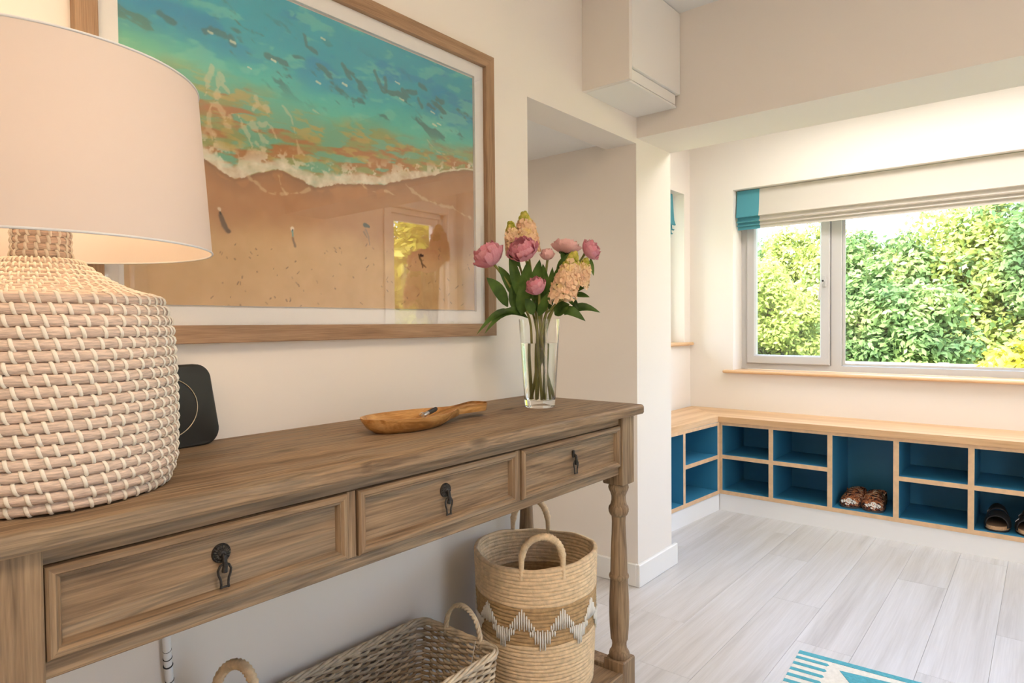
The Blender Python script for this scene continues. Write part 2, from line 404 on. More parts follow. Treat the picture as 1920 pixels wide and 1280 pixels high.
# bay left wall with window 2
W2 = (2.95, 3.832, .944, 1.872); T = .22
x0, x1 = XBL-T, XBL
mb = MB().box((x0, YBE, 0), (x1, W2[0], CEIL)).box((x0, W2[1], 0), (x1, YB+.2, CEIL)).box((x0, W2[0], 0), (x1, W2[1], W2[2]-.02)).box((x0, W2[0], W2[3]), (x1, W2[1], CEIL))
struct(mb.build('wall_bay_left', 'wall_paint'), 'cream side wall of the window bay')
# bay back wall with window 1
W1 = (-.217, 2.33, .757, 1.872)
y0, y1 = YB, YB+.26
mb = MB().box((XBL, y0, 0), (W1[0], y1, CEIL)).box((W1[1], y0, 0), (XR+.2, y1, CEIL)).box((W1[0], y0, 0), (W1[1], y1, W1[2])).box((W1[0], y0, W1[3]), (W1[1], y1, CEIL))
struct(mb.build('wall_bay_back', 'wall_paint'), 'cream wall under and around the wide window')
# right wall: glazed door opening in the bay and an added daylight door opening in the hall
D1 = (3.20, 3.80, 0, 1.98); D2 = (.50, 1.40, 0, 2.0)
mb = MB()
for a, b in ((YN, D2[0]), (D2[1], D1[0]), (D1[1], YB)): mb.box((XR, a, 0), (XR+.2, b, CEIL))
mb.box((XR, D2[0], D2[3]), (XR+.2, D2[1], CEIL)).box((XR, D1[0], D1[3]), (XR+.2, D1[1], CEIL))
struct(mb.build('wall_right', 'wall_paint'), 'cream wall with the bay door and an added glazed door')
# baseboards
def base(name, lo, hi): struct(MB().box(lo, hi, .003).build(name, 'white_gloss'), 'white painted skirting board')
base('baseboard_left', (0, YN, 0), (.016, YO, .092)); base('baseboard_pier', (0, YP-.016, 0), (.016, YBE+.03, .092))
base('baseboard_hall', (-1.5, YP-.016, 0), (0, YP, .092)); base('baseboard_right', (XR-.016, D2[1], 0), (XR, D1[0], .092))
base('baseboard_opening', (-.14, YO, 0), (.0, YO+.012, .092))
# unseen fill panels on the ceilings, added to brighten the rooms
def fill_panel(x, y, sx, sy, m, label):
    r = empty('fill_panel', (x, y, CEIL), label, 'fill light', 'added fill panels')
    mb = MB()
    for b_ in frame_bars(x-sx, x+sx, y-sy, y+sy, [(0, 0), (.02, 0), (.02, .018), (0, .018)], lambda a, b, h: (a, b, CEIL-h)): mb.add(b_.v, b_.f)
    mb.build('fill_frame', 'white_gloss', r)
    MB().box((x-sx+.02, y-sy+.02, CEIL-.012), (x+sx-.02, y+sy-.02, CEIL-.006)).build('fill_emitter', m, r)
fill_panel(1.45, .42, .3, .3, 'fill_main', 'added square fill panel in the hall nearest the beam')
fill_panel(1.45, -.9, .3, .3, 'fill_main', 'added square fill panel at the hall end behind')
fill_panel(1.05, 3.25, .95, .3, 'fill_bay', 'added long fill panel inside the window bay')

r = empty('fill_panel', (-.85, 1.35, 1.803), 'added small square fill panel in the side passage', 'fill light', 'added fill panels')  # unseen panel added to brighten the passage wall
mb = MB()
for b_ in frame_bars(-1.0, -.7, 1.2, 1.5, [(0, 0), (.02, 0), (.02, .018), (0, .018)], lambda a, b, h: (a, b, 1.803-h)): mb.add(b_.v, b_.f)
mb.build('fill_frame', 'white_gloss', r); MB().box((-.98, 1.22, 1.791), (-.72, 1.48, 1.797)).build('fill_emitter', 'fill_hall', r)

# ------------------------------------------------------------------ windows and doors
def pane(parent, lo, hi, name='pane'): return MB().box(lo, hi).build(name, 'pane_glass', parent)
YF = 4.06   # front of window frame
w1 = empty('window_1', (W1[0], YF, W1[2]), None, None); w1['kind'] = 'structure'; w1['label'] = 'wide grey framed window with opening casement and fixed panes'
fy0, fy1 = YF, YF+.07
xa, xb, za, zb = W1[0], W1[1], .775, W1[3]
mb = MB()
for b_ in frame_bars(xa, xb, za, zb, [(0, 0), (0, .07), (.034, .07), (.034, 0)], lambda a, b, h: (a, fy0+h, b)): mb.add(b_.v, b_.f)
mb.build('window_frame', 'window_grey', w1)
MULL = [(.300, .358), (1.755, 1.813)]
for a, b in MULL: MB().box((a, fy0, za+.03), (b, fy1, zb-.04), .004).build('mullion', 'window_grey', w1)
for s0, s1, hs in ((xa+.036, .298, 1), (1.815, xb-.036, -1)):
    sash = MB()
    zl, zh = za+.036, zb-.052
    for b_ in frame_bars(s0, s1, zl, zh, [(0, 0), (0, .012), (.006, .016), (.046, .016), (.054, .004), (.054, -.03), (0, -.03)], lambda a, b, h: (a, fy0-h, b)): sash.add(b_.v, b_.f)
    so = sash.build('sash', 'window_grey', w1)
    pane(so, (s0+.05, fy0+.02, zl+.05), (s1-.05, fy0+.026, zh-.05))
    hx = s1-.028 if hs > 0 else s0+.028
    hh = MB().box((hx-.011, fy0-.024, 1.265), (hx+.011, fy0-.014, 1.335), .004)
    hh.tube([(hx, fy0-.03, 1.30), (hx, fy0-.045, 1.30), (hx-.012*hs, fy0-.048, 1.28), (hx-.02*hs, fy0-.048, 1.19)], .0075, 8)
    ho = hh.build('window_handle', 'window_grey', so, smooth=40)
    MB().lathe([(0.001, 0), (.006, 0), (.006, .004), (.001, .004)], 12).mesh('lock', 'iron_black')
    MB().box((hx-.005, fy0-.056, 1.295), (hx+.005, fy0-.046, 1.305), .002).build('lock', 'iron_black', so)
gl = MB()
for b_ in frame_bars(.360, 1.753, za+.036, zb-.052, [(0, 0), (.014, 0), (.014, .01), (0, .01)], lambda a, b, h: (a, fy0+.012+h, b)): gl.add(b_.v, b_.f)
gl.build('glazing_bead', 'window_grey', w1)
pane(w1, (.360, fy0+.026, za+.036), (1.753, fy0+.032, zb-.052))
def sill(name, pts, z0, z1, label):
    return tag(MB().prism(pts, z0, z1).build(name, 'oak_worktop', smooth=None), label=label, kind='structure')
sl = MB().box((-.272, YB-.035, .757), (2.39, YF, .775), .006); struct(sl.build('trim_2', 'oak_worktop'), 'oak window board of the wide window')
sl = MB().box((XBL-.12, W2[0]-.05, W2[2]-.02), (XBL+.03, 3.91, W2[2]), .006); struct(sl.build('trim_3', 'oak_worktop_return'), 'oak window board of the small bay window')
# window 2
w2 = empty('window_2', (XBL-.15, W2[0], W2[2]), None, None); w2['kind'] = 'structure'; w2['label'] = 'small grey framed side window of the bay'
mb = MB()
for b_ in frame_bars(W2[0], W2[1], W2[2], W2[3], [(0, 0), (0, .06), (.05, .06), (.05, 0)], lambda a, b, h: (XBL-.18+h, a, b)): mb.add(b_.v, b_.f)
mb.build('window_frame', 'window_grey', w2)
pane(w2, (XBL-.16, W2[0]+.04, W2[2]+.04), (XBL-.154, W2[1]-.04, W2[3]-.04))
# glazed doors on the right
def gdoor(name, dd, leaves, label):
    r = empty(name, (XR, dd[0], 0), None, None); r['kind'] = 'structure'; r['label'] = label
    mb = MB().box((XR+.04, dd[0], 0), (XR+.14, dd[0]+.04, dd[3]), .004).box((XR+.04, dd[1]-.04, 0), (XR+.14, dd[1], dd[3]), .004).box((XR+.04, dd[0], dd[3]-.04), (XR+.14, dd[1], dd[3]), .004)
    mb.build('door_frame', 'white_gloss', r)
    a0, a1 = dd[0]+.042, dd[1]-.042; wd = (a1-a0)/leaves
    for k in range(leaves):
        lf = MB()
        for b_ in frame_bars(a0+wd*k+.001, a0+wd*(k+1)-.001, .01, dd[3]-.042, [(0, 0), (0, .045), (.05, .045), (.05, 0)], lambda a, b, h: (XR+.07+h, a, b)): lf.add(b_.v, b_.f)
        lo = lf.build('door_leaf', 'white_gloss', r)
        pane(lo, (XR+.09, a0+wd*k+.05, .055), (XR+.096, a0+wd*(k+1)-.05, dd[3]-.09))
        MB().tube([(XR+.07, a0+wd*k+.028, 1.0), (XR+.035, a0+wd*k+.028, 1.0), (XR+.035, a0+wd*k+.12, 1.0)], .008, 8).build('door_handle', 'metal_steel', lo, smooth=40)
    ar = MB()
    for a, b in (((XR-.018, dd[0]-.07, 0), (XR, dd[0], dd[3]+.07)), ((XR-.018, dd[1], 0), (XR, dd[1]+.07, dd[3]+.07)), ((XR-.018, dd[0], dd[3]), (XR, dd[1], dd[3]+.07))): ar.box(a, b, .004)
    ar.build('architrave', 'white_gloss', r)
gdoor('door_1', D1, 1, 'white glazed door in the bay wall'); gdoor('added_door', D2, 1, 'added white glazed door bringing daylight into the hall')  # the hall door is unseen, added to let more daylight in

# roman blinds
def blind(name, a0, a1, front, sgn, ax, ztop, zbot, label, tw):
    """ax 'x': spans x, faces -y; ax 'y': spans y, faces +x"""
    r = empty(name, ((a0+a1)/2, front, ztop) if ax == 'x' else (front, (a0+a1)/2, ztop), label, 'blind')
    zf = zbot+.075
    prof = [(0, ztop), (.004, ztop-.05), (.012, zf+.03), (.022, zf), (.016, zf-.004), (-.004, zf+.012), (-.002, zf-.02), (.014, zf-.028), (.008, zf-.034), (-.008, zf-.02), (-.006, zf-.045), (.004, zf-.052), (-.004, zf-.056), (-.012, zf-.04), (-.012, zbot), (-.018, zbot), (-.018, ztop)]
    def seg(b0, b1, nm, m, grow=0.0):
        mb = MB(); n = len(prof); vs = []
        for bb in (b0, b1):
            for d, z in prof:
                dd = front - sgn*(d+grow if d > -.015 else d)
                vs.append((bb, dd, z) if ax == 'x' else (dd, bb, z))
        mb.add(vs, [tuple(range(n)), tuple(range(2*n-1, n-1, -1))]+[(k, (k+1) % n, n+(k+1) % n, n+k) for k in range(n)])
        return mb.build(nm, m, r, smooth=50)
    seg(a0, a0+tw, 'border', 'blind_teal'); seg(a1-tw, a1, 'border', 'blind_teal')
    seg(a0+tw, a1-tw, 'fabric_panel', 'blind_cream')
    return r
blind('roman_blind', -.208, 2.32, 3.962, 1, 'x', 1.868, 1.632, 'cream roman blind with teal side borders over the wide window', .135)
blind('roman_blind', 2.96, 3.762, XBL-.045, -1, 'y', 1.868, 1.60, 'small roman blind with teal border in the side window', .13)

# ------------------------------------------------------------------ storage bench
ZB = .534; YBF = 3.566
bt = empty('bench_top', (-.16, YBF, .505), 'L-shaped laminated oak bench top over blue cubbyholes', 'bench top')
MB().prism([(-.165, YBF-.012), (2.58, YBF-.012), (2.58, YB), (-.485, YB)], .503, ZB).build('back_board', 'oak_worktop', bt)
MB().prism([(-.165, YBF-.012), (-.485, YB), (-.492, 2.63), (-.225, 2.63)], .503, ZB).build('side_board', 'oak_worktop_return', bt)
def cubby_unit(name, label, xs, shelves, depth, length, loc, rotz, plinth_end):
    """built along local +x with its front at local y=0, depth towards +y"""
    r = empty(name, loc, label, 'storage unit', 'blue cubbyhole bench units'); r.rotation_euler = (0, 0, rotz); ORG[r.name] = Vector((0, 0, 0))
    th = .024; zb0, zb1, zt = .094, .116, .503
    def board(nm, lo, hi, extra=None):
        mb = MB().box(lo, hi)
        o = mb.build(nm, ['blue_paint', 'ply_edge'], r)
        for p in o.data.polygons:
            if p.normal.y < -.9: p.material_index = 1
        return o
    board('bottom_board', (0, 0, zb0), (length, depth, zb1)); board('top_rail', (0, 0, zt-.018), (length, depth, zt))
    MB().box((0, depth-.008, zb1), (length, depth, zt-.018)).build('back_panel', 'blue_paint', r)
    for a in xs: board('divider', (a, 0, zb1), (a+th, depth-.008, zt-.018))
    for a, b in shelves: board('shelf', (a, 0, .296), (b, depth-.008, .318))
    MB().box((0, .004, 0), (length+plinth_end, .022, zb0)).build('plinth', 'plinth_white', r)
    return r
bx = lambda x: x+.170
xs = [0, bx(.110), bx(.404), bx(.699), bx(.995), bx(1.29), bx(1.58), bx(1.87), bx(2.16), bx(2.45), bx(2.72)]
shv = [(xs[i]+.024, xs[i+1]) for i in (0, 1, 3, 4, 5, 6, 7, 8, 9)]
cubby_unit('storage_unit', 'long blue cubbyhole unit with oak edges under the wide window', xs, shv, .34, 2.745, (-.170, YBF, 0), 0, 0)
# side unit: its front runs towards the pier, slightly out of square
ang = math.atan2(3.566-3.023, -.158+.198)     # direction of its front edge
L2 = .93
u = Vector((math.cos(ang), math.sin(ang), 0)); start = Vector((-.160, 3.560, 0))-u*L2
cubby_unit('storage_unit', 'short blue cubbyhole unit with oak edges beside the pier', [0, .52, .905], [(.544, .905)], .25, L2, tuple(start), ang, 0)

# ------------------------------------------------------------------ upper cupboard
uc = empty('wall_cupboard', (0, 1.93, 1.88), 'white handleless wall cupboard under the ceiling beside the beam', 'cupboard')
CX = .187; cy0, cy1 = 1.932, 2.322
MB().box((0.0005, cy0+.0185, 1.887), (CX-.027, cy1-.0005, CEIL-.001)).build('carcass', 'cupboard_white', uc)
MB().box((0.0005, cy0, 1.880), (CX, cy0+.018, CEIL-.001)).build('side_panel', 'wall_paint', uc)
MB().box((.001, cy0+.0185, 1.8795), (CX-.012, cy1-.012, 1.8865)).build('bottom_panel', 'cupboard_white', uc)
MB().box((CX-.02, cy0+.02, 1.928), (CX, cy1-.002, CEIL-.004), .0015).build('door', 'cupboard_white', uc)
MB().box((CX-.026, cy0+.02, 1.889), (CX-.012, cy1-.02, 1.926)).build('finger_rail', 'cupboard_white', uc)

# ------------------------------------------------------------------ console table
ZT = .84; TX = .415; TY0, TY1 = .130, 1.595
tb = empty('console_table', (.2, .86, 0), 'weathered pine console table with three drawers and turned legs', 'table')
mb = MB(); nseg = 60
# worn top: slightly wavy front edge
prof = [(0, -.0255), (0, -.001), (.004, 0), (TX-.008, 0), (TX-.003, -.002), (TX, -.006), (TX, -.021), (TX-.003, -.0255)]
vs = []; r_ = random.Random(3)
for i in range(nseg+1):
    y = TY0+(TY1-TY0)*i/nseg
    e = .0012*math.sin(i*.9)+.0009*math.sin(i*2.3+1)+r_.uniform(-.0007, .0007)
    for (x, z) in prof:
        k = max(0, (x-.3)/.115)
        vs.append((x+.001+e*k*.6, y+(0.0 if 0 < i < nseg else 0), ZT+z+(e*.5*k if z > -.01 else 0)))
n = len(prof); fs = [tuple(range(n)), tuple(range((nseg+1)*n-1, nseg*n-1, -1))]
for i in range(nseg):
    for k in range(n): fs.append((i*n+k, (i+1)*n+k, (i+1)*n+(k+1) % n, i*n+(k+1) % n))
mb.add(vs, fs); mb.build('table_top', 'pine', tb, smooth=30)
AX = .387; ZA = .657; ZTB = ZT-.0255
MB().box((AX-.02, .2, .7905), (AX, 1.52, ZTB), .001).build('top_rail', 'pine', tb)
MB().box((AX-.02, .2, ZA), (AX, 1.52, .680), .002).build('bottom_rail', 'pine', tb)
MB().box((.03, .2, ZA), (.05, 1.52, ZTB), .001).build('back_rail', 'pine', tb)
for ya in (.165, 1.535): MB().box((.06, ya-.01, ZA), (.36, ya+.01, ZTB), .001).build('side_rail', 'pine', tb)
for a, b in ((.634, .6515), (1.0685, 1.0835)): MB().box((AX-.02, a, .680), (AX+.004, b, .7905), .001).build('drawer_divider', 'pine_upright', tb)
MB().box((.05, .2, .664), (AX-.02, 1.52, .674)).build('drawer_floor', 'pine', tb)
for k, (a, b) in enumerate(((.220, .632), (.654, 1.0665), (1.0855, 1.502))):
    z0, z1 = .681, .7895; xp = .3855
    d = MB().box((xp-.018, a, z0), (xp, b, z1)).build('drawer', 'pine', tb)
    pr = [(0, -.001), (0, .009), (.003, .0125), (.009, .013), (.012, .009), (.014, .0095), (.0165, .005), (.018, -.001)]
    bars = frame_bars(a, b, z0, z1, pr, lambda p, q, h: (xp+h, p, q))
    for i, bmb in enumerate(bars): bmb.build('moulding', 'pine' if i % 2 == 0 else 'pine_upright', d, smooth=35)
    yc = (.427, .862, 1.292)[k]; zc = .7475
    if k < 2:
        ro = MB()
        vsr = []
        R0 = .0135; nr = 36
        rings = [(R0, 0), (R0, .0015), (R0*.93, .003), (R0*.8, .0022), (R0*.62, .0042), (R0*.45, .004), (R0*.3, .007), (0.0006, .008)]
        for j, (rad, h) in enumerate(rings):
            for i in range(nr):
                a_ = 2*PI*i/nr; hh = h+(.0009 if (i % 2 and 0 < j < 6) else 0)
                vsr.append((xp+hh, yc+rad*math.cos(a_), zc+rad*math.sin(a_)))
        ro.add(vsr, [(j*nr+i, j*nr+(i+1) % nr, (j+1)*nr+(i+1) % nr, (j+1)*nr+i) for j in range(len(rings)-1) for i in range(nr)])
        ro.build('handle_rosette', 'iron_black', d, smooth=25)
    else:
        MB().box((xp, yc-.004, zc-.008), (xp+.006, yc+.004, zc+.010), .002).build('handle_stud', 'iron_black', d)
    zr = zc-.012; xo = xp+.010
    st = MB().tube([(xp+.004, yc, zc), (xo, yc, zc-.002), (xo+.002, yc, zr-.004), (xo, yc, zr-.012)], [.0026, .0034, .0036, .0042], 8)
    st.build('handle_post', 'iron_black', d, smooth=50)
    pth = []
    for s_ in (-1, 1):
        leg_ = [(yc+s_*.002, zr-.001), (yc+s_*.0062, zr-.003), (yc+s_*.0092, zr-.009), (yc+s_*.0085, zr-.015), (yc+s_*.0058, zr-.022), (yc+s_*.0050, zr-.029), (yc+s_*.0056, zr-.0345)]
        pth.append(leg_ if s_ > 0 else leg_[::-1])
    full = pth[0]+pth[1]
    h = MB().tube([(xo, p, q) for p, q in full], .0017, 7)
    h.tube([(xo, yc-.0056, zr-.033), (xo, yc+.0056, zr-.033)], .0014, 6)
    h.build('handle_ring', 'iron_black', d, smooth=50)
# legs: square block, turned shaft, square foot
leg_prof = [(.019, .147), (.0275, .149), (.0285, .156), (.0265, .163), (.0215, .170), (.0195, .182), (.0205, .192), (.0235, .197), (.0245, .210), (.0262, .235), (.0275, .265), (.0272, .30), (.0255, .335), (.0240, .362), (.0262, .366), (.0275, .371), (.0262, .376), (.0235, .380), (.0230, .41), (.0215, .45), (.0195, .49), (.0185, .520), (.0195, .537), (.0235, .541), (.0270, .549), (.0278, .556), (.0265, .563), (.0225, .568), (.0195, .580), (.0195, .592), (.0225, .602), (.0265, .610), (.0280, .616), (.0262, .624), (.0250, .628)]
for (lx, ly) in ((.368, 1.5385), (.045, 1.5385), (.368, .1865), (.045, .1865)):
    q = .0315
    lg = MB().box((lx-q, ly-q, .6275), (lx+q, ly+q, ZTB), .0025)
    lg.lathe(leg_prof, 28, (lx, ly, 0))
    lg.box((lx-q, ly-q, 0), (lx+q, ly+q, .148), .003)
    lg.build('leg', 'pine_upright', tb, smooth=35)
# low shelf
for i in range(3):
    a = .034+i*.1175; MB().box((a, .165, .098), (a+.116, 1.505, .120), .002).build('shelf_board', 'pine', tb)
for ya in (1.5095, .1575-.021): MB().box((.078, ya, .094), (.335, ya+.05 if ya > 1 else ya+.05, .128), .002).build('shelf_cleat', 'pine_upright', tb)
MB().box((.385, .218, .075), (.398, 1.507, .122), .002).build('shelf_rail', 'pine', tb)

# ------------------------------------------------------------------ table lamp
LX, LY = .222, .270
lp = empty('table_lamp', (LX, LY, ZT), 'table lamp with whitewashed woven seagrass base and white drum shade', 'lamp')
rows = []
nb = 19
for i in range(nb):
    t = i/(nb-1); z = .8495+t*(1.098-.8495)
    r = .1495+.004*math.sin(PI*min(1, t*1.15))
    if i == 0: r = .1425
    if i == 1: r = .148
    if t > .85: r -= .011*((t-.85)/.15)**1.5
    rows.append((r, z, 'body'))
nc = 11
for i in range(1, nc):
    t = i/nc; rows.append((.140*(1-t)+.034*t, 1.100+.010*t+.046*t*t, 'cone'))
for i in range(6): rows.append((.0285 if i else .030, 1.160+i*.0095, 'neck'))
def ring(mb, r, z, rt, n=96, k=8):
    vs = []
    for i in range(n):
        a = 2*PI*i/n
        for j in range(k):
            b = 2*PI*j/k; rr = r+rt*math.cos(b); vs.append((LX+rr*math.cos(a), LY+rr*math.sin(a), z+rt*math.sin(b)))
    mb.add(vs, [(i*k+j, ((i+1) % n)*k+j, ((i+1) % n)*k+(j+1) % k, i*k+(j+1) % k) for i in range(n) for j in range(k)])
for r, z, kd in rows:
    mb = MB(); ring(mb, r, z, {'body': .0072, 'cone': .0068, 'neck': .0055}[kd]); mb.build('coil', 'seagrass', lp, smooth=180)
MB().lathe([(.139, .8415), (.142, .85), (.1435, 1.09), (.03, 1.15), (.026, 1.20), (.022, 1.216)], 48, (LX, LY, 0)).build('core', 'seagrass', lp, smooth=40)
# stitches over the coils
def stitch_geo(mb, mat4, rt, slant, wdt):
    nseg = 6; vs = []
    for i in range(nseg+1):
        t = -1.75+3.5*i/nseg; yy = slant*(i/nseg-.5)
        for (o, s) in ((wdt/2, 0), (wdt*.25, .0013), (-wdt*.25, .0013), (-wdt/2, 0)):
            rr = rt+.0004+s; vs.append(mat4 @ Vector((rr*math.cos(t), yy+o, rr*math.sin(t))))
    mb.add(vs, [(i*4+j, (i+1)*4+j, (i+1)*4+j+1, i*4+j+1) for i in range(nseg) for j in range(3)])
sm = MB(); stitch_geo(sm, Matrix.Identity(4), .0072, -.0065, .0047); stitch_mesh = sm.mesh('stitch', 'cord_white', smooth=180)
view = math.atan2(-LY, CAM[0]-LX)
cands = []; rest = MB(); rs = random.Random(5)
for ri, (r, z, kd) in enumerate(rows):
    cnt = {'body': 47, 'cone': 47, 'neck': 17}[kd]; off = rs.uniform(0, .04)+ri*.035
    for i in range(cnt):
        a = 2*PI*i/cnt+off+rs.uniform(-.02, .02)
        d = abs((a-view+PI) % (2*PI)-PI)
        cands.append((d if kd == 'body' else 9, a, r, z, kd))
cands.sort(key=lambda c: c[0])
for k, (d, a, r, z, kd) in enumerate(cands):
    if k < 290:
        o = inst('stitch', stitch_mesh, lp, (LX+r*math.cos(a), LY+r*math.sin(a), z)); o.rotation_euler = (0, 0, a)
    else:
        tilt = {'body': 0, 'cone': .95, 'neck': 0}[kd]
        m4 = Matrix.Translation((LX+r*math.cos(a), LY+r*math.sin(a), z)) @ Matrix.Rotation(a, 4, 'Z') @ Matrix.Rotation(-tilt, 4, 'Y')
        stitch_geo(rest, m4, {'body': .0072, 'cone': .0068, 'neck': .0055}[kd], -.0065 if kd == 'body' else -.003, .0047 if kd == 'body' else (.0022+.0026*r/.15 if kd == 'cone' else .0042))
rest.build('stitching', 'cord_white', lp, smooth=180, kind='stuff')
# shade
SB, ST, RB, RTOP = 1.170, 1.399, .2095, .195
MB().lathe([(RB, SB), (RTOP, ST), (RTOP-.0012, ST), (RB-.0012, SB)], 96, (LX, LY, 0), closed=True).build('lamp_shade', 'shade_fabric', lp, smooth=40)
for rr, zz in ((RB, SB), (RTOP, ST)):
    mb = MB(); mb.tube([(LX+rr*math.cos(2*PI*i/96), LY+rr*math.sin(2*PI*i/96), zz) for i in range(96)], .0016, 8, closed=True); mb.build('shade_trim', 'piping', lp, smooth=180)
mb = MB()
for k in range(3):
    a = 2*PI*k/3+.4; mb.tube([(LX+.02*math.cos(a), LY+.02*math.sin(a), 1.375), (LX+(RTOP-.002)*math.cos(a), LY+(RTOP-.002)*math.sin(a), ST-.003)], .0014, 6)
mb.lathe([(.014, 0), (.022, 0), (.022, .003), (.014, .003)], 20, (LX, LY, 1.374), closed=True)
mb.tube([(LX+.017, LY, 1.375), (LX+.017, LY, 1.23)], .0014, 6).tube([(LX-.017, LY, 1.375), (LX-.017, LY, 1.23)], .0014, 6)
mb.build('shade_carrier', 'metal_steel', lp, smooth=40)
MB().lathe([(.008, 1.205), (.019, 1.212), (.019, 1.25), (.015, 1.256), (.004, 1.257)], 20, (LX, LY, 0)).build('bulb_holder', 'bulb_cap', lp, smooth=40)
MB().lathe([(.010, 1.2565), (.014, 1.265), (.026, 1.29), (.029, 1.305), (.026, 1.322), (.015, 1.333), (.001, 1.336)], 24, (LX, LY, 0)).build('bulb', 'bulb', lp, smooth=60)
ld = bpy.data.lights.new('lamp_light', 'POINT'); ld.energy = LAMP_W; ld.color = (1, .70, .42); ld.shadow_soft_size = .032
lo_ = bpy.data.objects.new('lamp_light', ld); col.objects.link(lo_); lo_.parent = lp; lo_.location = (0, 0, 1.302-ZT)

# ------------------------------------------------------------------ framed seascape
FY0, FY1, FZ0, FZ1 = .376, 1.434, 1.031, 1.838
AY0, AY1, AZ0, AZ1 = .446, 1.358, 1.108, 1.760
pf = empty('framed_picture', (0, (FY0+FY1)/2, FZ0), 'large oak framed beach and sea painting behind glass', 'picture')
prof = [(0, 0), (0, .022), (.001, .023), (.034, .023), (.035, .022), (.035, 0)]
for i, bmb in enumerate(frame_bars(FY0, FY1, FZ0, FZ1, prof, lambda p, q, h: (.0005+h, p, q))): bmb.build('frame_bar', 'oak_frame' if i % 2 == 0 else 'oak_frame_upright', pf)
mt = MB()
for bmb in frame_bars(FY0+.034, FY1-.034, FZ0+.034, FZ1-.034, [(0, 0), (0, .008), (AY0-FY0-.034, .008), (AY0-FY0-.034, 0)], lambda p, q, h: (.001+h, p, q)): mt.add(bmb.v, bmb.f)
mt.build('mount_board', 'mat_board', pf)
MB().box((.0135, FY0+.033, FZ0+.033), (.0155, FY1-.033, FZ1-.033)).build('glass', 'picture_glass', pf)
def vnoise(u, v, fx, fy, seed):
    g = np.random.default_rng(seed).random((int(fy)+3, int(fx)+3)); x = u*fx; y = v*fy
    x = np.mod(x, int(fx)+1); y = np.mod(y, int(fy)+1); xi = x.astype(int); yi = y.astype(int); a = x-xi; b = y-yi
    a = a*a*(3-2*a); b = b*b*(3-2*b)
    return (g[yi, xi]*(1-a)+g[yi, xi+1]*a)*(1-b)+(g[yi+1, xi]*(1-a)+g[yi+1, xi+1]*a)*b
def fbm(u, v, fx, fy, seed, o=4):
    s = 0; w_ = 0
    for k in range(o): a = .55**k; s = s+a*vnoise(u, v, fx*2**k, fy*2**k, seed+k); w_ += a
    return s/w_
NU, NV = 560, 400
U, V = np.meshgrid(np.linspace(0, 1, NU), np.linspace(0, 1, NV))
def mixc(a, b, t): t = np.clip(t, 0, 1)[..., None]; return a*(1-t)+b*t
C3 = lambda *c: np.array(c, float)
def sstep(a, b, x): t = np.clip((x-a)/(b-a), 0, 1); return t*t*(3-2*t)
fx_ = [0, .08, .167, .207, .231, .282, .335, .391, .435, .513, .615, .728, .809, .919, 1]
fv_ = [.505, .475, .43, .40, .389, .418, .443, .427, .406, .437, .456, .499, .535, .584, .60]
vf = np.interp(U, fx_, fv_)+.012*(fbm(U, V*0, 14, 1, 3)-.5)+.010*(fbm(U, V, 40, 30, 5)-.5)
d = V-vf
# sand
dry = sstep(.30, .17, V+.06*(fbm(U, V, 6, 4, 9)-.5))
img = mixc(C3(182, 134, 92)+0*d[..., None], C3(209, 172, 124), dry)
img = mixc(img, C3(150, 112, 84), sstep(-.07, -.005, d)*.45*(fbm(U, V, 9, 7, 12) > .42))
img += ((fbm(U, V, 30, 24, 21)-.5)*16)[..., None]
# shallow water streaks
n1 = fbm(U+V*.15, V-.10*U, 9, 34, 31); n2 = fbm(U, V-.10*U, 14, 40, 41); n3 = fbm(U+V*.1, V, 22, 46, 43)
sh = mixc(C3(178, 126, 78)+0*d[..., None], C3(150, 160, 104), sstep(.42, .58, n1+.9*np.clip(d-.10, -.1, .2)))
sh = mixc(sh, C3(116, 176, 146), sstep(.50, .64, n2+1.2*np.clip(d-.12, -.12, .2)))
sh = mixc(sh, C3(190, 166, 96), sstep(.56, .70, n3)*.8)
# aqua and blue
q = V+.05*(U-.5)*0+.09*(fbm(U+V*.4, V-.2*U, 5, 12, 51)-.5)
deep = mixc(C3(92, 196, 178)+0*d[..., None], C3(52, 166, 184), sstep(.66, .86, q))
deep = mixc(deep, C3(42, 146, 184), sstep(.50, .66, fbm(U+.5*V, V-.25*U, 7, 14, 61))*sstep(.66, .85, V)*.9)
deep = mixc(deep, C3(120, 204, 184), sstep(.56, .70, fbm(U-.4*V, V, 16, 26, 71))*.6)
deep = mixc(deep, C3(70, 128, 124), sstep(.62, .72, fbm(U+.9*V, V-.2*U, 20, 22, 81))*sstep(.16, .05, np.abs(V-.80+.05*(U-.5)))*.95)
deep = mixc(deep, C3(150, 186, 116), sstep(.25, 0, U)*sstep(.84, .64, V)*.6)
sea = mixc(sh, deep, sstep(.62, .72, V+.10*(fbm(U, V, 8, 16, 91)-.5)))
img = mixc(img, sea, sstep(-.002, .002, d))
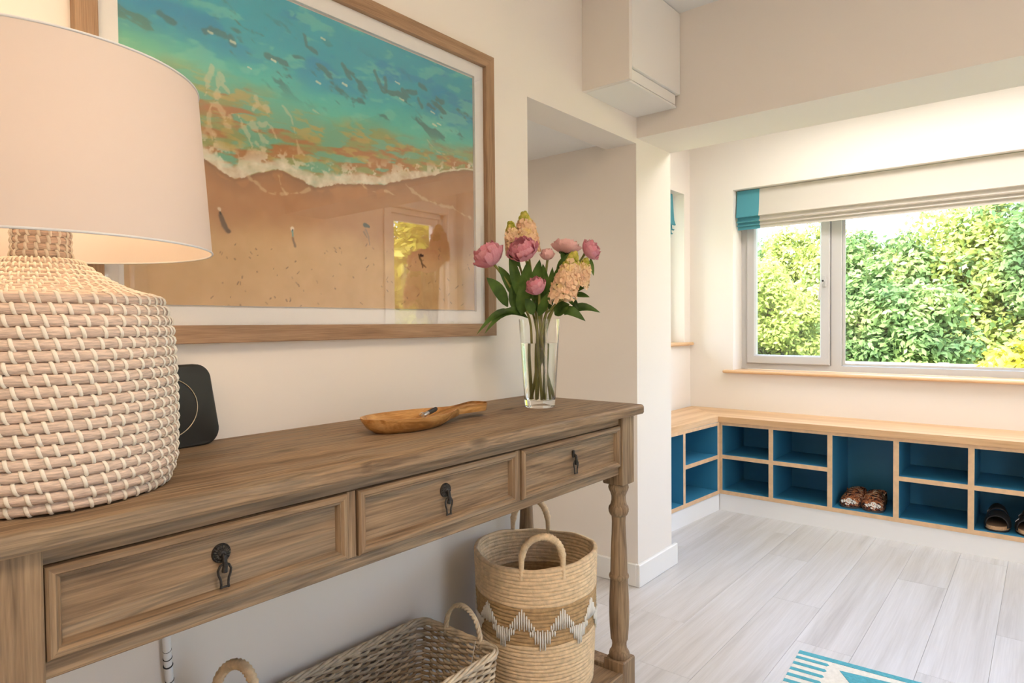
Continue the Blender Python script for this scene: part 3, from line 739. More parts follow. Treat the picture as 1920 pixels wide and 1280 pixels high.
# foam
f1 = fbm(U, V, 60, 46, 101, 5); f2 = fbm(U, V, 26, 18, 111, 4)
thick = .022+.030*f2
thin = sstep(.72, .86, U)
foam = sstep(0, .004, d)*sstep(1.25, .75, d/(thick*(1-.75*thin)))
spk = sstep(.52, .60, f1+.5*(f2-.5))*sstep(.115*(1-.6*thin)+1e-3, .02, d)*(d > 0)
img = mixc(img, C3(226, 219, 198)+((f1-.5)*40)[..., None], np.clip(np.maximum(foam*(.75+.5*(f1-.3)), spk*.85), 0, 1))
img = mixc(img, C3(132, 100, 76), sstep(-.016, -.002, d)*(d < 0)*.5)
def stroke(px, wd, c, op=.9, jit=.5):
    """brush stroke through photo pixels projected on the picture plane"""
    global img
    P = [((onx(a, b, 0)[1]-AY0)/(AY1-AY0), (onx(a, b, 0)[2]-AZ0)/(AZ1-AZ0)) for a, b in px]
    asp = (AZ1-AZ0)/(AY1-AY0)
    x0, x1 = min(p[0] for p in P)-.02, max(p[0] for p in P)+.02; y0, y1 = min(p[1] for p in P)-.02, max(p[1] for p in P)+.02
    i0, i1 = np.searchsorted(U[0], [max(x0, 0), min(x1, 1)]); j0, j1 = np.searchsorted(V[:, 0], [max(y0, 0), min(y1, 1)])
    if i1 <= i0 or j1 <= j0: return
    uu = U[j0:j1, i0:i1]; vv = V[j0:j1, i0:i1]; D = np.full(uu.shape, 9.)
    for (a, b), (c_, d_) in zip(P[:-1], P[1:]):
        ex, ey = c_-a, (d_-b)*asp; L = ex*ex+ey*ey+1e-12
        t = np.clip(((uu-a)*ex+(vv-b)*asp*ey)/L, 0, 1); D = np.minimum(D, np.hypot(uu-a-t*ex, (vv-b)*asp-t*ey))
    wv = np.maximum(wd*(1+jit*(f1[j0:j1, i0:i1]-.5)*4), wd*.12)
    img[j0:j1, i0:i1] = mixc(img[j0:j1, i0:i1], C3(*c), sstep(wv, wv*.5, D)*op)
WH = (230, 212, 178)
for px, wd in [([(407, 186), (409, 160), (414, 146), (420, 150), (417, 160), (431, 178)], .006), ([(386, 178), (391, 150), (399, 130)], .005), ([(399, 262), (393, 240), (391, 215), (397, 198), (408, 195), (418, 210), (427, 236)], .006),
               ([(427, 224), (434, 214), (446, 216), (455, 236), (464, 252), (473, 280), (482, 285)], .006), ([(397, 285), (403, 265), (400, 248)], .004), ([(470, 228), (476, 240), (490, 258), (500, 266)], .007), ([(486, 232), (490, 238), (500, 232), (508, 238), (518, 262)], .005),
               ([(480, 185), (483, 196), (474, 208)], .005), ([(499, 203), (500, 214)], .006), ([(529, 200), (545, 220), (552, 250), (560, 285), (570, 292)], .003), ([(586, 208), (600, 216)], .003), ([(480, 268), (492, 282), (500, 280)], .004),
               ([(798, 262), (805, 272), (818, 286), (832, 290)], .003), ([(780, 311), (795, 314)], .005), ([(815, 314), (828, 305)], .004), ([(462, 328), (480, 344), (500, 360), (512, 363)], .004), ([(527, 364), (548, 362), (566, 361), (578, 354)], .0035), ([(522, 330), (526, 350), (536, 364)], .002),
               ([(758, 346), (780, 365), (800, 376), (822, 384), (845, 388), (862, 400), (880, 408)], .005), ([(675, 345), (688, 356), (706, 361)], .003), ([(720, 358), (728, 360), (738, 366)], .003)]: stroke(px, wd*.95, (226, 204, 164), .5, 1.6)
r5 = random.Random(4)
for k in range(95):     # pebbles and footprints on the dry sand
    a = r5.uniform(395, 880); b = r5.uniform(452, 572); l = r5.uniform(1, 6); an = r5.uniform(-1, 1)
    stroke([(a, b), (a+l*an, b+l*.8)], r5.uniform(.0011, .0022), (126, 100, 74), r5.uniform(.4, .9), 0)
for px in ([(385, 62), (398, 60), (420, 68)], [(432, 74), (438, 88)], [(500, 108), (520, 114), (534, 120)], [(570, 70), (574, 90), (590, 100)], [(640, 122), (655, 150)], [(700, 135), (712, 165)], [(720, 148), (722, 172)], [(784, 160), (796, 170)], [(752, 172), (778, 176)], [(782, 188), (788, 202)], [(800, 198), (812, 206)], [(300, 30), (325, 45)]):
    stroke(px, .008, (78, 116, 108), .7)
for a, b in ((394, 64), (436, 82), (512, 116), (467, 130), (595, 157), (644, 160), (742, 157), (750, 188), (808, 212), (812, 236), (820, 234), (604, 76)): stroke([(a-3, b-2), (a+4, b+2)], .0035, (222, 222, 196), .85)
# figures seen from above with their shadows
stroke([(413, 398), (418, 415), (428, 433)], .0065, (96, 78, 66), .9); stroke([(411, 391), (413, 394)], .005, (222, 206, 184), .9); stroke([(413, 397), (414, 400)], .004, (40, 36, 32), .95)
stroke([(548, 445), (552, 460)], .004, (120, 98, 78), .8); stroke([(547, 428), (547, 430)], .0075, (232, 220, 202), 1); stroke([(547, 433), (548, 440)], .0055, (96, 160, 164), .95); stroke([(548, 430), (548, 431)], .003, (50, 56, 60), 1)
stroke([(684, 430), (689, 442), (691, 458)], .0035, (146, 124, 104), .8); stroke([(680, 434), (686, 444)], .0025, (130, 110, 92), .8); stroke([(682, 421), (690, 424)], .006, (66, 82, 84), .95)
stroke([(782, 476), (788, 490), (790, 500)], .0035, (92, 74, 40), .8); stroke([(787, 477), (790, 478)], .006, (44, 36, 30), .95); stroke([(788, 492), (796, 500)], .003, (92, 74, 40), .8)
img = srgb2lin(img)
mb = MB()
ys_ = AY0-.003+(AY1-AY0+.006)*U; zs_ = AZ0-.003+(AZ1-AZ0+.006)*V
idx = np.arange(NU*NV).reshape(NV, NU)
faces = np.stack([idx[:-1, :-1], idx[:-1, 1:], idx[1:, 1:], idx[1:, :-1]], -1).reshape(-1, 4)
me = bpy.data.meshes.new('painting')
oo = org(pf)
me.from_pydata(np.stack([np.full(U.size, .0035)-oo.x, ys_.ravel()-oo.y, zs_.ravel()-oo.z], -1).tolist(), [], faces.tolist())
at_ = me.color_attributes.new('paint', 'FLOAT_COLOR', 'POINT')
at_.data.foreach_set('color', np.concatenate([img.reshape(-1, 3), np.ones((U.size, 1))], 1).astype(np.float32).ravel())
pm, pnt, pb = newmat('paint_print'); pb.inputs['Roughness'].default_value = .8; pb.inputs['Specular IOR Level'].default_value = .2
an = N(pnt, 'ShaderNodeAttribute'); an.attribute_name = 'paint'; pnt.links.new(an.outputs['Color'], pb.inputs['Base Color'])
me.materials.append(pm); po = bpy.data.objects.new('painting', me); col.objects.link(po); po.parent = pf
po['label'] = 'turquoise sea and foam breaking on a sandy beach with four tiny walkers'

# ------------------------------------------------------------------ things on the table
# black device leaning by the wall
dv = empty('smart_speaker', (.03, .50, ZT), 'black rounded speaker panel with thin metal ring beside the lamp', 'speaker')
def rrect(hw0, hw1, h, rad, n=8):
    """rounded trapezoid outline, bottom half-width hw0, top hw1"""
    pts = []
    for cx_, cz_, a0 in ((hw0-rad, rad, -PI/2), (hw1-rad, h-rad, 0), (-hw1+rad, h-rad, PI/2), (-hw0+rad, rad, PI)):
        for i in range(n+1):
            a = a0+PI/2*i/n; pts.append((cx_+rad*math.cos(a), cz_+rad*math.sin(a)))
    return pts
o1 = rrect(.098, .088, .152, .030); nn = len(o1); mb = MB(); vs = []
lean = .10; yc = .498; rotd = -.20
def devpt(s, hgt, t):      # s along the wall, hgt up, t towards the room
    x = .016+t-lean*hgt+.02; return (x+math.sin(rotd)*s*.55, yc+s, ZT+.0005+hgt)
layers = [(.0, -.004), (.004, 0), (.016, 0), (.020, -.004)]
cz = .076
for t, g in layers:
    for (s, h) in o1:
        k = 1+g/.09; vs.append(devpt(s*k, cz+(h-cz)*k, t))
fs = [tuple(range(nn-1, -1, -1)), tuple(range(3*nn, 4*nn))]
for j in range(3):
    for i in range(nn): fs.append((j*nn+i, j*nn+(i+1) % nn, (j+1)*nn+(i+1) % nn, (j+1)*nn+i))
mb.add(vs, fs); mb.build('body', 'device_black', dv, smooth=40)
mb = MB(); mb.tube([devpt(.062*math.cos(2*PI*i/64)-.006, cz+.055*math.sin(2*PI*i/64), .0205) for i in range(64)], .0009, 6, closed=True); mb.build('metal_ring', 'gold_wire', dv, smooth=180)

# olive wood dish, fish-tail handle
ds = empty('wooden_dish', (.215, .95, ZT), 'shallow oval olive wood dish with a tail handle', 'dish')
A = Vector((.216, .805)); B = Vector((.196, 1.175)); ax = (B-A).normalized(); nx = Vector((ax.y, -ax.x)); LD = (B-A).length
ts = [0, .02, .06, .13, .22, .32, .42, .52, .60, .66, .70, .735, .78, .84, .90, .95, .98, 1.0]
wds = [.002, .022, .040, .056, .066, .0695, .067, .058, .044, .031, .022, .0165, .017, .0205, .025, .0275, .024, .012]
def dishpt(t, s, z): p = A+ax*(t*LD)+nx*s; return (p.x, p.y, ZT+z)
mb = MB(); K = 24; loops = []
for zf, sc_, rimf in ((0, .62, 0), (.35, .84, 0), (.8, .97, 0), (1, 1.0, 0), (1.0, .955, 0), (.72, .88, 1), (.42, .66, 1), (.40, .3, 1)):
    lp_ = []
    for side in (1, -1):
        seq = range(len(ts)) if side == 1 else range(len(ts)-1, -1, -1)
        for i in seq:
            t = ts[i]; tail = sstep(.62, .74, np.array(t)).item()
            tt = .33+(t-.33)*(1-(1-sc_)*.75*(1-tail)); s = wds[i]*(sc_ if tail < .5 else (.85 if zf < .5 else 1))
            rim = .034-.004*math.sin(PI*t)
            z = rim*zf
            if rimf: z = rim*zf*(1-tail)+rim*.86*tail
            lo__ = .014*tail
            z = max(z, lo__) if not rimf else z
            lp_.append(dishpt(tt, side*s, z+.0003))
    loops.append(lp_)
n = len(loops[0]); vs = [p for l in loops for p in l]
fs = [tuple(range(n-1, -1, -1)), tuple(range((len(loops)-1)*n, len(loops)*n))]
for j in range(len(loops)-1):
    for i in range(n): fs.append((j*n+i, j*n+(i+1) % n, (j+1)*n+(i+1) % n, (j+1)*n+i))
mb.add(vs, fs); mb.build('dish_body', 'olive_wood', ds, smooth=50)
# small pocket corkscrew lying in the dish
kx = Vector(dishpt(.40, .018, .026)); ky = Vector(dishpt(.60, -.010, .032))
kn = empty('pocket_knife', tuple(kx), 'small dark pocket knife with steel bolster lying in the wooden dish', 'knife')
dirk = (ky-kx).normalized(); Lk = .075
mb = MB(); mb.tube([kx+dirk*(.024), kx+dirk*.03, kx+dirk*.052, kx+dirk*.070, kx+dirk*Lk], [.005, .0062, .0066, .006, .0035], 10, flat=.8); mb.build('handle', 'leather_dark', kn, smooth=50)
mb = MB(); mb.tube([kx-dirk*.001, kx+dirk*.003, kx+dirk*.012, kx+dirk*.0245], [.0045, .0062, .0058, .0056], 10, flat=.85); mb.build('bolster', 'metal_steel', kn, smooth=50)
mb = MB(); mb.tube([kx+Vector((.002*math.cos(a), .006*math.sin(a)-.004, .006*math.cos(a)*.6+.004)) for a in [2*PI*i/16 for i in range(16)]], .0008, 6, closed=True); mb.build('key_loop', 'metal_steel', kn, smooth=180)

# ------------------------------------------------------------------ vase of flowers
VX, VY = .215, 1.388
va = empty('glass_vase', (VX, VY, ZT), 'tall clear faceted glass vase half filled with water', 'vase')
H = .236; NF = 12
outer = [(.0385, 0), (.0405, .003), (.043, .03), (.0555, H)]
inner = [(.0535, H), (.0415, .034), (.0385, .020), (.001, .017)]
mb = MB(); mb.lathe([(.001, 0)]+outer+inner, NF*2, (VX, VY, ZT+.0003), caps=True); mb.build('vase_body', 'vase_glass', va, smooth=20)
wz = .172
mb = MB(); rw = lambda z: .0415+(.0535-.0415)*(z-.034)/(H-.034)-.0004
mb.lathe([(.001, .0175), (.0380, .0205), (rw(.034), .035), (rw(wz), wz), (.001, wz)], NF*2, (VX, VY, ZT+.0003)); mb.build('water', 'water', va, smooth=30)
hf = Vector((FW[0], FW[1], 0)).normalized()
def vp(u, v, off=0.0):
    """photo pixel on an upright plane through the vase, `off` metres towards the camera"""
    c = np.array([VX, VY, 0])-np.array(hf)*off; dd = ray(u, v); n_ = np.array(hf)
    return Vector(CAM+dd*(((c-CAM)@n_)/(dd@n_)))
PXM = 1/ (FPX/ (np.array([VX, VY, 1.1])-CAM).dot(FW))      # metres per pixel at the vase
def petal_mesh(phimax, R, awid, flare, ruffle, seed, m):
    rr = random.Random(seed); nu, nv = 7, 6; pts = []
    for j in range(nv):
        t = j/(nv-1); ph = .12+(phimax-.12)*t
        wv = math.sin(PI*min(1, .14+.80*t)**.8)**.6 if t < .999 else .55
        for i in range(nu):
            s = -1+2*i/(nu-1); al = s*awid*(.35+.65*wv)
            r = R*(1+flare*t**3+ruffle*rr.uniform(-1, 1)*t*t+.05*s*s*t)
            p2 = ph-.10*s*s*t+(rr.uniform(-.10, .10) if j == nv-1 else 0)
            pts.append((r*math.sin(p2)*math.cos(al), r*math.sin(p2)*math.sin(al), -r*math.cos(p2)))
    mb = MB(); mb.grid(pts, nu, nv); return mb.mesh('petal', m, smooth=180)
PM = {}
for m in ('petal_pink', 'petal_pale'):
    dm = 'petal_deep' if m == 'petal_pink' else m
    PM[m] = {'outer': [petal_mesh(1.45, 1.0, .62, .14, .06, s, m if s == 1 else dm) for s in (1, 2)], 'mid': [petal_mesh(1.85, .88, .56, .05, .10, s, m) for s in (3, 4)], 'inner': [petal_mesh(2.25, .76, .66, .06, .12, s, dm) for s in (5, 6)], 'core': [petal_mesh(2.5, .60, .8, .10, .15, s, m) for s in (7, 8)]}
def leaf(mb, base, tip, wd, droop=.1, nrm=None, fold=.25, n=8):
    b = Vector(base); t = Vector(tip); L = (t-b).length; ax_ = (t-b).normalized()
    nr = Vector(nrm) if nrm else Vector((CAM[0]-b.x, CAM[1]-b.y, .9))
    nr = (nr-ax_*nr.dot(ax_)).normalized(); sd_ = ax_.cross(nr); vs = []
    for i in range(n+1):
        s = i/n; w_ = wd*math.sin(PI*min(1, s**.8*.98+.02))**.85*(1 if i < n else 0.02)
        c = b+ax_*(L*s)+Vector((0, 0, 1))*(droop*L*math.sin(PI*s))
        for k in (-1, -.5, 0, .5, 1): vs.append(c+sd_*(w_*k)+nr*(fold*w_*abs(k)))
    mb.grid(vs, 5, n+1)
def stem_path(top, foot, bend=0.0):
    mouth = Vector((VX+(top.x-VX)*.22, VY+(top.y-VY)*.22, ZT+H))
    off = Vector((mouth.x-VX, mouth.y-VY, 0))
    if off.length > .036: mouth -= off*(1-.036/off.length)
    pts = [foot, foot.lerp(mouth, .5), mouth, mouth.lerp(top, .4)+Vector((0, 0, .006)), mouth.lerp(top, .75)+Vector((0, 0, .006)), top]
    out = []
    for i in range(len(pts)-1):
        p0 = pts[max(0, i-1)]; p1 = pts[i]; p2 = pts[i+1]; p3 = pts[min(len(pts)-1, i+2)]
        for q_ in range(5):
            t = q_/5; out.append(.5*((2*p1)+(p2-p0)*t+(2*p0-5*p1+4*p2-p3)*t*t+(3*p1-p0-3*p2+p3)*t**3))
    out.append(pts[-1]); return out
fi = [0]
def footpt():
    a = fi[0]*2.4; fi[0] += 1; rr = .012+.018*((fi[0]*.37) % 1); return Vector((VX-rr*math.cos(a), VY-rr*math.sin(a), ZT+.0215))
def peony(u, v, rpx, off, tilt, m, label, leaves, squash=.92, openness=1.0):
    c = vp(u, v, off); R = rpx*PXM*1.02; foot = footpt()
    r = empty('peony', tuple(foot), label, 'flower', 'flowers standing in the glass vase')
    tq = Vector((0, 0, 1)).rotation_difference(Vector(tilt).normalized())
    under = c-(tq @ Vector((0, 0, 1)))*R*.9
    pth = stem_path(under, foot); mb = MB(); mb.tube(pth, [.0034]*(len(pth)-3)+[.003, .0034, .004], 7); mb.build('stem', 'stem_green', r, smooth=180)
    rs_ = random.Random(u)
    for kind, cnt in (('outer', 7), ('mid', 8), ('inner', 7), ('core', 6)):
        for k in range(cnt):
            a = 2*PI*k/cnt+rs_.uniform(-.2, .2)+{'outer': 0, 'mid': .5, 'inner': .9, 'core': .2}[kind]
            qz = tq @ Matrix.Rotation(a, 3, 'Z').to_quaternion()
            inst('petal', PM[m][kind][k % 2], r, c, qz, (R*openness, R*openness, R*squash))
    mb = MB()
    for k in range(4):
        a = 2*PI*k/4+rs_.uniform(-.3, .3); dirv = tq @ Vector((math.cos(a), math.sin(a), .35)); b_ = under+(tq @ Vector((0, 0, 1)))*R*.08
        leaf(mb, b_, b_+dirv*R*.72, R*.30, .05, nrm=tq @ Vector((math.cos(a), math.sin(a), -1.2)))
    mb.build('sepals', 'leaf_green', r, smooth=180)
    for (bu, bv, tu, tv, wpx, dr) in leaves:
        mb = MB(); lb = vp(bu, bv, off*.5); lt = vp(tu, tv, off*.5+.015); leaf(mb, lb, lt, wpx*PXM, dr); mb.build('leaf', 'leaf_green', r, smooth=180)
peony(913, 474, 28, .03, (-.35, -.35, .8), 'petal_pink', 'largest open pink peony leaning towards the picture frame', [(952, 575, 912, 520, 12, .1), (965, 560, 934, 498, 9, .1), (978, 592, 893, 628, 7, .25), (985, 594, 908, 626, 8, .28), (990, 596, 935, 590, 7, .2), (968, 585, 962, 528, 12, .05)])
peony(978, 464, 26, .055, (.10, -.55, .65), 'petal_pink', 'round pink peony in front of the tall peach stock', [(975, 560, 955, 475, 10, .05), (985, 570, 990, 488, 14, .0), (1000, 565, 1012, 486, 13, .0), (976, 500, 948, 478, 7, .1), (978, 590, 985, 520, 13, 0)])
peony(1062, 459, 23, .0, (.1, .1, 1), 'petal_pale', 'pale pink wide peony at the back of the bouquet', [(1046, 520, 1066, 476, 9, .1), (1058, 480, 1078, 476, 10, .1), (1040, 560, 1046, 500, 11, .0), (1062, 492, 1052, 470, 8, .1)], .72, 1.1)
peony(1111, 466, 19, .01, (.75, .2, .45), 'petal_pink', 'half open pink peony bud leaning away from the frame', [(1107, 484, 1113, 517, 4, -.02), (1068, 550, 1106, 534, 9, .1), (1074, 552, 1106, 557, 6, .05), (1066, 560, 1085, 580, 7, .1), (1058, 590, 1126, 586, 9, .18)])
peony(1003, 533, 18, .075, (-.1, -.5, .7), 'petal_pink', 'closed pink peony bud low in the bouquet', [(1000, 590, 985, 560, 10, .1), (1010, 592, 1032, 545, 9, .0), (1046, 582, 1098, 602, 10, .14), (1040, 590, 1068, 570, 14, .1)], 1.05, .95)
peony(1026, 474, 13, .035, (.1, -.2, 1), 'petal_pale', 'smallest pale peony bud between two open peonies', [(1022, 560, 1018, 494, 10, 0), (1030, 580, 1036, 500, 9, 0), (1012, 590, 1020, 540, 12, 0)], 1.0, .95)
def stock(top, bot, rpx, off, label):
    a = vp(*top, off); b = vp(*bot, off); foot = footpt()
    r = empty('stock_flower', tuple(foot), label, 'flower', 'flowers standing in the glass vase')
    pth = stem_path(b, foot)+[b.lerp(a, .5), a]; mb = MB(); mb.tube(pth, [.003]*(len(pth)-2)+[.0024, .0012], 7); mb.build('stem', 'stem_green', r, smooth=180)
    rs_ = random.Random(int(top[0])); fl_ = MB(); tp = MB(); Lx = (a-b)
    for k in range(90):
        t = (k+.5)/90; c = b+Lx*t; ang_ = k*2.4; rad = rpx*PXM*(.72*(1-t**2.2)+.10)
        e = Vector((math.cos(ang_), math.sin(ang_), rs_.uniform(-.1, .3))); p = c+e*rad
        small = t > .74; s = rpx*PXM*(.42 if not small else .26)*rs_.uniform(.8, 1.1)
        tgt = tp if small else fl_
        if small: tgt.ell(p, (s*.8, s*.8, s), 6, 5)
        else:
            for j in range(5):
                a2 = 2*PI*j/5+rs_.random(); up_ = e.normalized(); s1 = up_.orthogonal().normalized(); s2 = up_.cross(s1)
                dv_ = s1*math.cos(a2)+s2*math.sin(a2); q0 = p; q1 = p+dv_*s*.7+up_*s*.35; pw = dv_.cross(up_)*s*.45
                tgt.add([q0, q1-pw, p+dv_*s*1.05+up_*s*rs_.uniform(.0, .5), q1+pw], [(0, 1, 2), (0, 2, 3)])
    fl_.build('florets', 'stock_peach', r, smooth=180, kind='stuff'); tp.build('buds', 'stock_tip', r, smooth=180, kind='stuff')
stock((983, 401), (990, 470), 23, -.01, 'tallest peach stock with bare twig tip')
stock((957, 418), (968, 480), 19, .0, 'short peach stock with greenish tip beside the tallest one')
stock((1077, 476), (1053, 562), 26, .06, 'drooping peach stock hanging over the vase rim')
stock((1099, 487), (1083, 540), 19, .02, 'smaller peach stock half hidden by the drooping one')

# ------------------------------------------------------------------ baskets on the low shelf
def coil_basket(name, label, c, R0, R1, z0, z1, bands, handles, motifs):
    r = empty(name, (c[0], c[1], z0), label, 'basket')
    nr = int(round((z1-z0)/.0098)); prof = []; mats = []
    for i in range(nr):
        za_ = z0+(z1-z0)*i/nr; hz = (z1-z0)/nr
        for j in range(4):
            t = j/4; z = za_+hz*t; R = R0+(R1-R0)*((z-z0)/(z1-z0))**.7; prof.append((R+.0032*math.sin(PI*t)-.001, z)); mats.append(1 if bands[0] < za_ < bands[1] else 0)
    prof.append((R1-.001, z1)); nout = len(prof)
    for i in range(nr, 0, -1):
        za_ = z0+(z1-z0)*(i-1)/nr; hz = (z1-z0)/nr
        for j in range(4):
            t = 1-j/4; z = za_+hz*t+.0004
            if z < z0+.008: continue
            R = R0+(R1-R0)*((z-z0)/(z1-z0))**.7; prof.append((R-.008-.0025*math.sin(PI*t), z)); mats.append(1 if bands[0] < za_ < bands[1] else 0)
    mb = MB(); n = 112; rb = random.Random(9); ph = [rb.uniform(0, 6) for _ in range(4)]
    vs = []
    for (R, z) in prof:
        for i in range(n):
            a = 2*PI*i/n; k = 1+.010*math.sin(2*a+ph[0]+z*4)+.006*math.sin(3*a+ph[1]); zz = z+.006*math.sin(2*a+ph[2])*((z-z0)/(z1-z0))+.0012*math.sin(9*a+z*300)*min(1, (z-z0)*30)
            vs.append((c[0]+R*k*math.cos(a), c[1]+R*k*math.sin(a), zz))
    for j in range(len(prof)-1):
        mb.add([], [])
        for i in range(n): mb.f.append((j*n+i, j*n+(i+1) % n, (j+1)*n+(i+1) % n, (j+1)*n+i)); mb.m.append(mats[j] if j < len(mats) else 0)
    mb.v = vs; mb.f.append(tuple(range(n-1, -1, -1))); mb.m.append(0); mb.f.append(tuple(range((len(prof)-1)*n, len(prof)*n))); mb.m.append(0)
    mb.build('coiled_body', ['raffia', 'raffia_dark'], r, smooth=60)
    for (a, hw, hh, lean) in handles:
        pts = []; rad = []; seg = 44
        for i in range(seg+1):
            t = i/seg; th = PI*t; s = -math.cos(th)*hw; up_ = math.sin(th)**.75*hh
            if t < .04 or t > .96: up_ -= .03
            rr_ = R1-.003; aa = a+s/R1; rr_ += lean*math.sin(th)
            pts.append((c[0]+rr_*math.cos(aa), c[1]+rr_*math.sin(aa), z1+up_)); rad.append((.0082 if i % 2 else .0102)*(1 if .05 < t < .95 else .7))
        h = MB(); h.tube(pts, rad, 9); h.build('handle', 'raffia', r, smooth=60)
    if motifs:
        zm = motifs
        for k in range(10):
            for up_ in (1, -1):
                a0 = 2*PI*(k+(0 if up_ > 0 else .5))/10+.12; mo = MB()
                for j in range(-5, 6):
                    hgt = [.050, .047, .034, .031, .017, .013][abs(j)]*1.0; a = a0+j*.0062/R1*.98
                    zz0, zz1 = (zm, zm+hgt) if up_ > 0 else (zm-hgt, zm)
                    R = R0+(R1-R0)*((zm-z0)/(z1-z0))**.7+.0036
                    kk = 1+.010*math.sin(2*a+ph[0]+zm*4)+.006*math.sin(3*a+ph[1]); jj = .002*math.sin(j*3.1+k)
                    mo.tube([(c[0]+R*kk*math.cos(a), c[1]+R*kk*math.sin(a), zz) for zz in (zz0+jj, (zz0+zz1)/2, zz1+jj)], [.0016, .0026, .0018], 5)
                mo.build('yarn_motif', 'yarn_white', r, smooth=180)
    return r
hv = math.atan2(CAM[1]-1.375, CAM[0]-.207)
coil_basket('round_basket', 'tall round raffia basket with white zigzag yarn pattern', (.207, 1.375), .152, .165, .1205, .463, (.258, .362), [(hv+.1, .054, .078, .0), (hv+PI+.1, .054, .086, -.004)], .308)
coil_basket('round_basket', 'smaller plain raffia basket with wrapped handle under the lamp end', (.200, .445), .125, .132, .1205, .372, (9, 9), [(math.radians(110), .05, .085, 0), (math.radians(290), .05, .085, 0)], None)

# rectangular willow basket
WB = empty('willow_basket', (.172, .89, .1205), 'rectangular grey willow basket with rope handles on the low shelf', 'basket')
wx0, wx1, wy0, wy1, wz0, wz1 = .040, .304, .660, 1.112, .1205, .308
def rrpath(inset, z, n=150, rad=.028):
    a0, a1, b0, b1 = wx0+inset, wx1-inset, wy0+inset, wy1-inset; segs = []; w_, h_ = a1-a0-2*rad, b1-b0-2*rad
    per = 2*(w_+h_)+2*PI*rad; out = []
    for i in range(n):
        s = per*i/n
        for L, f in ((w_, lambda t: (a0+rad+t, b0, 0, -1)), (PI*rad/2, lambda t: (a1-rad+rad*math.sin(t/rad), b0+rad-rad*math.cos(t/rad), math.sin(t/rad), -math.cos(t/rad))), (h_, lambda t: (a1, b0+rad+t, 1, 0)), (PI*rad/2, lambda t: (a1-rad+rad*math.cos(t/rad), b1-rad+rad*math.sin(t/rad), math.cos(t/rad), math.sin(t/rad))), (w_, lambda t: (a1-rad-t, b1, 0, 1)), (PI*rad/2, lambda t: (a0+rad-rad*math.sin(t/rad), b1-rad+rad*math.cos(t/rad), -math.sin(t/rad), math.cos(t/rad))), (h_, lambda t: (a0, b1-rad-t, -1, 0)), (PI*rad/2, lambda t: (a0+rad-rad*math.cos(t/rad), b0+rad-rad*math.sin(t/rad), -math.cos(t/rad), -math.sin(t/rad)))):
            if s <= L+1e-9: out.append(f(s)+(z,)); break
            s -= L
    return out
NST = 56; NP = 224
wv = MB(); st = MB(); nrow = 27
for k in range(nrow):
    z = wz0+.006+(wz1-wz0-.012)*k/(nrow-1); ins = .016*(1-(z-wz0)/(wz1-wz0)); pts = []
    for i, (x, y, nx_, ny_, zz) in enumerate(rrpath(ins, z, NP)):
        o = .0042*math.sin(PI*NST*i/NP+(PI if k % 2 else 0)); pts.append((x+nx_*o, y+ny_*o, zz+.0012*math.sin(i*.31+k*1.7)))
    wv.tube(pts, .0038, 6, closed=True, m=0 if (k*7) % 3 else 1)
wv.build('weave', ['willow', 'willow_dark'], WB, smooth=180, kind='stuff')
bot = rrpath(.016, wz0, NST*2); top = rrpath(0, wz1, NST*2)
for i in range(0, NST*2, 2): st.tube([bot[i][:2]+(wz0+.002,), top[i][:2]+(wz1,)], .0028, 6)
st.build('stakes', 'willow_dark', WB, smooth=180, kind='stuff')
MB().prism([p[:2] for p in rrpath(.018, 0, 48)], wz0, wz0+.006).build('basket_floor', 'willow_dark', WB)
for s in range(4):
    pts = []
    for i, (x, y, nx_, ny_, z) in enumerate(rrpath(0, wz1, 220)):
        a = 2*PI*i/220*9+s*2*PI/4; o = .0052*math.cos(a); pts.append((x+nx_*o, y+ny_*o, z+.003+.0048*math.sin(a)))
    MB().tube(pts, .0038, 6, closed=True).build('rim_strand', 'willow', WB, smooth=180)
for yy, sg in ((wy1, 1), (wy0, -1)):
    h = MB()
    for s in range(3):
        pts = []
        for i in range(61):
            t = i/60; th = PI*t; x = .186-math.cos(th)*.058; z = wz1-.012+math.sin(th)**.8*.088
            a = t*2*PI*7+s*2*PI/3; pts.append((x+.0038*math.cos(a)*math.cos(th), yy+.0038*math.sin(a)-.002*sg, z+.0038*math.cos(a)*math.sin(th)))
        h.tube(pts, .0036, 6)
    h.build('rope_handle', 'willow', WB, smooth=180)
tgm = MB().box((.224, wy1-.030, .222), (.246, wy1-.0285, .25)); tgm.tube([(.238, wy1-.012, .318), (.236, wy1-.022, .28), (.235, wy1-.0295, .248)], .0007, 5); tgm.build('paper_tag', 'paper_white', WB)

# lamp cable hanging behind the table
cb = empty('power_cable', (.02, .505, .0), 'white spiral-wrapped power cable hanging behind the table', 'cable')
pth = [(.014, .500, .80), (.014, .501, .60), (.013, .502, .47), (.013, .5055, .40), (.014, .512, .25), (.020, .52, .03), (.020, .52, .006)]
def smooth_path(P, k=8):
    P = [Vector(p) for p in P]; out = []
    for i in range(len(P)-1):
        p0, p1, p2, p3 = P[max(0, i-1)], P[i], P[i+1], P[min(len(P)-1, i+2)]
        for q_ in range(k):
            t = q_/k; out.append(.5*((2*p1)+(p2-p0)*t+(2*p0-5*p1+4*p2-p3)*t*t+(3*p1-p0-3*p2+p3)*t**3))
    out.append(P[-1]); return out
cp = smooth_path(pth); MB().tube(cp, .0072, 12).build('sleeve', 'cable_white', cb, smooth=180)
bands = MB()
for z, rr_ in ((.4625, .0006), (.4475, .0011), (.4335, .0017), (.405, .0009), (.38, .0012), (.352, .0012)):
    c = min(cp, key=lambda p: abs(p.z-z)); bands.tube([(c.x+.0070*math.cos(a), c.y+.0070*math.sin(a), z-.003*math.cos(a+.7)) for a in [2*PI*i/20 for i in range(20)]], rr_, 5, closed=True)
bands.build('slit_bands', 'cable_black', cb, smooth=180)

